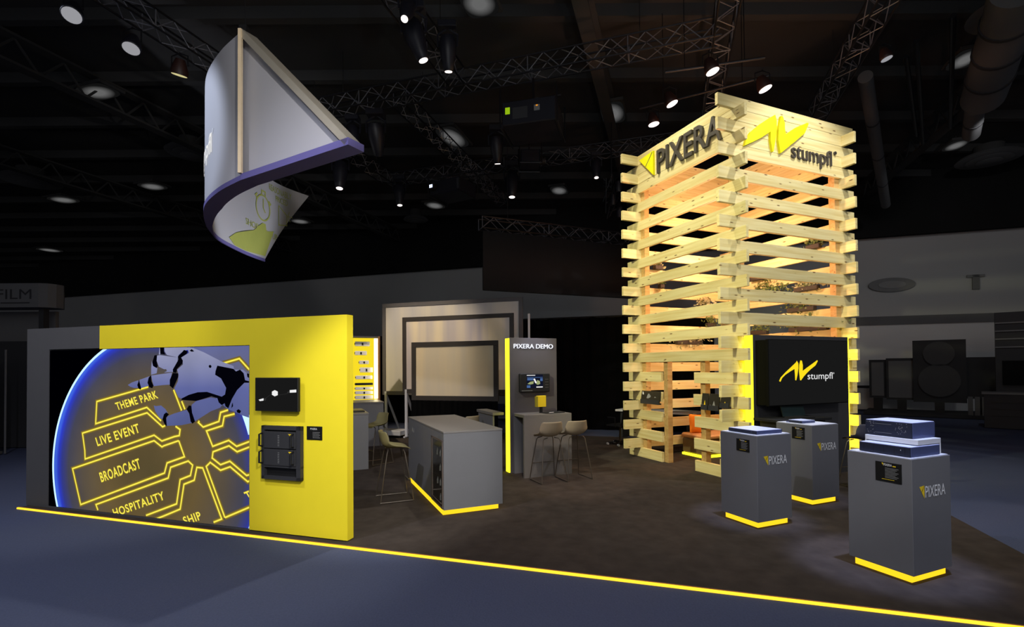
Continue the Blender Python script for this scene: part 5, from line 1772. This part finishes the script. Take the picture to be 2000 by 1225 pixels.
MB().box(-0.9, 0.12, -0.02, 0.02, 0.05, 2.3).build('sheet', M['boothdark'], rb)
a_ = Art(lambda a, b, h: (a, -0.021 - h, b))
a_.rect(-0.88, 0.10, 2.02, 2.24, M['booth'], 0.0)
a_.text('E DAS', (-0.38, 2.07), (0.44, 0), (0, 0.12), M['boothdark'], 0.002)
for k in range(6):
    a_.rect(-0.8, 0.02 - 0.05 * (k % 3), 1.80 - 0.07 * k, 1.83 - 0.07 * k, M['booth'], 0.001)
a_.rect(-0.2, -0.05, 0.45, 0.62, M['booth'], 0.001)
a_.build('print', rb)
MB().box(-0.95, 0.17, -0.12, 0.12, 0.0, 0.06).build('foot', M['booth'], rb)
MB().tube((0.22, 0.1, 0.0), (0.22, 0.1, 2.4), 0.02, 6).build('stand_pole', M['booth'], rb)

RH = RW - pi / 2    # hall wall direction
def thing_far(name, label, cat, x, y, z=0.0, rz=0.0):
    return empty(name, (x, y, z), rz, label, cat)


# big pale wall panels and faint marks on the hall wall at the right
e = thingW('roller_door', 'pale dim rolling door in the hall wall at the right', 'door', -13.6, 25.0)
MB().box(0, 0.12, -6.0, 6.4, 0.0, 3.6).build('slats', mat('roller_door_slats', (206, 206, 206), 0.9, var=0.05, scale=0.5), e)
MB().box(-0.1, 0.14, -6.2, 6.6, 3.6, 3.95).build('header_box', M['booth'], e)
MB().box(-0.06, 0.12, -6.0, 6.4, 0.92, 1.02).build('rail', M['boothdark'], e)
e = thingW('wall_sign', 'faint dark oval sign high on the hall wall at the right', 'sign', -9.0, 25.05, 5.3)
m_ = MB()
m_.prism([(0.85 * cos(t), 0.30 * sin(t)) for t in [2 * pi * k / 32 for k in range(32)]], 0.0, 0.06, ax='x')
m_.build('oval_board', mat('faint_sign_grey', (124, 124, 124), 0.9), e)
m_ = MB()
m_.prism([(0.5 * cos(t), 0.16 * sin(t)) for t in [2 * pi * k / 32 for k in range(32)]], -0.02, 0.0, ax='x')
m_.build('inner_ring', mat('faint_sign_light', (140, 140, 140), 0.9), e)
e = thingW('wall_letter_panel', 'faint upright dark mark beside the oval sign on the hall wall', 'sign', -11.9, 25.05, 5.2)
MB().box(0, 0.05, -0.12, 0.12, -0.25, 0.35).build('mark', mat('faint_mark', (112, 112, 112), 0.9), e)
MB().box(0, 0.05, -0.3, 0.3, 0.25, 0.35).build('bar', mat('faint_bar', (130, 130, 130), 0.9), e)

ds = thing_far('display_stage', 'low dark platform with display boards far right behind the plinths', 'platform', 15.6, 18.8, rz=-0.70)
MB().box(-1.9, 2.2, -0.9, 1.2, 0.0, 0.10).build('platform', M['boothdark'], ds)
def board(lx, ly, w_, h_, zb, label, content):
    p = Vector((lx, ly, 0))
    p.rotate(Matrix.Rotation(-0.70, 3, 'Z'))
    b_ = thing_far('display_board', label, 'display board', 15.6 + p.x, 18.8 + p.y, 0.10, rz=-0.70)
    MB().box(-w_ / 2, w_ / 2, -0.05, 0.05, zb, zb + h_).build('panel', M['boothdark'], b_)
    MB().box(-0.14, 0.14, -0.12, 0.12, 0.0, zb).build('foot', M['black'], b_)
    if content == 'paper':
        MB().box(-w_ / 2 + .08, w_ / 2 - .08, -0.06, -0.05, zb + .08, zb + h_ - .1).build('poster', M['booth'], b_)
    elif content == 'disc':
        MB().lathe([(0.0, 0), (w_ * .4, 0.0), (w_ * .4, 0.06), (0, 0.07)], 24, ax='y', o=(0, -0.12, zb + h_ * .35)).build('round_plate', mat('dim_round_plate', (64, 64, 66), 0.8), b_)
        MB().lathe([(0.0, 0), (w_ * .3, 0.0), (w_ * .3, 0.06), (0, 0.07)], 24, ax='y', o=(0, -0.12, zb + h_ * .78)).build('round_plate', mat('dim_round_plate', (64, 64, 66), 0.8), b_)
    return b_


board(-1.5, 0.1, 0.55, 1.5, 0.5, 'far left pale poster board on the distant platform', 'paper')
board(-0.75, 0.0, 0.95, 1.6, 0.45, 'second poster board from the left on the distant platform', 'paper')
board(0.35, -0.2, 1.5, 2.3, 0.4, 'tallest dark board with round plates on the distant platform', 'disc')
board(1.55, 0.1, 0.9, 1.5, 0.55, 'right dark board on the distant platform', 'none')
lp = thing_far('leaflet_stack', 'pale leaflet rack at the right of the distant platform', 'rack', 16.55, 17.35, 0.0, rz=-0.7)
for k in range(6):
    MB().box(-0.55 + 0.18 * k, -0.42 + 0.18 * k, -0.05, 0.05, 0.05, 0.75).build('leaflet', M['booth'], lp)
MB().box(-0.6, 0.6, -0.1, 0.1, 0.0, 0.05).build('tray', M['boothdark'], lp)
rc = thing_far('distant_counter', 'dark shelved counter at the right edge of the hall', 'counter', 14.15, 15.0, rz=-0.75)
MB().box(0.0, 2.4, 0.0, 0.8, 0.0, 1.0).build('body', M['boothdark'], rc)
MB().box(-0.05, 2.45, -0.05, 0.85, 1.0, 1.05).build('top', M['booth'], rc)
for k in range(3):
    MB().box(0.15, 0.9, -0.02, 0.0, 0.35 + 0.2 * k, 0.38 + 0.2 * k).build('shelf', M['black'], rc)
rt = thing_far('distant_tower', 'dark tall booth wall with a black screen at the right edge', 'booth', 15.1, 15.6, rz=-0.75)
MB().box(0.0, 2.6, 0.0, 0.4, 0.0, 3.5).build('wall_panel', M['boothdark'], rt)
MB().box(0.15, 1.5, -0.06, 0.0, 1.25, 2.0).build('screen', M['tvside'], rt)
for k in range(4):
    MB().box(0.0, 2.6, -0.03, 0.0, 2.4 + 0.25 * k, 2.44 + 0.25 * k).build('rail', M['booth'], rt)
e = thingW('side_booth_wall', 'dim grey booth wall seen between the yellow wall and the screens', 'wall', 12.6, 17.5)
MB().box(0, 0.2, -1.6, 1.8, 0.0, 3.2).build('panel', M['boothdark'], e)
MB().box(-0.03, 0.0, -1.5, 1.7, 1.6, 2.1).build('white_band', M['booth'], e)
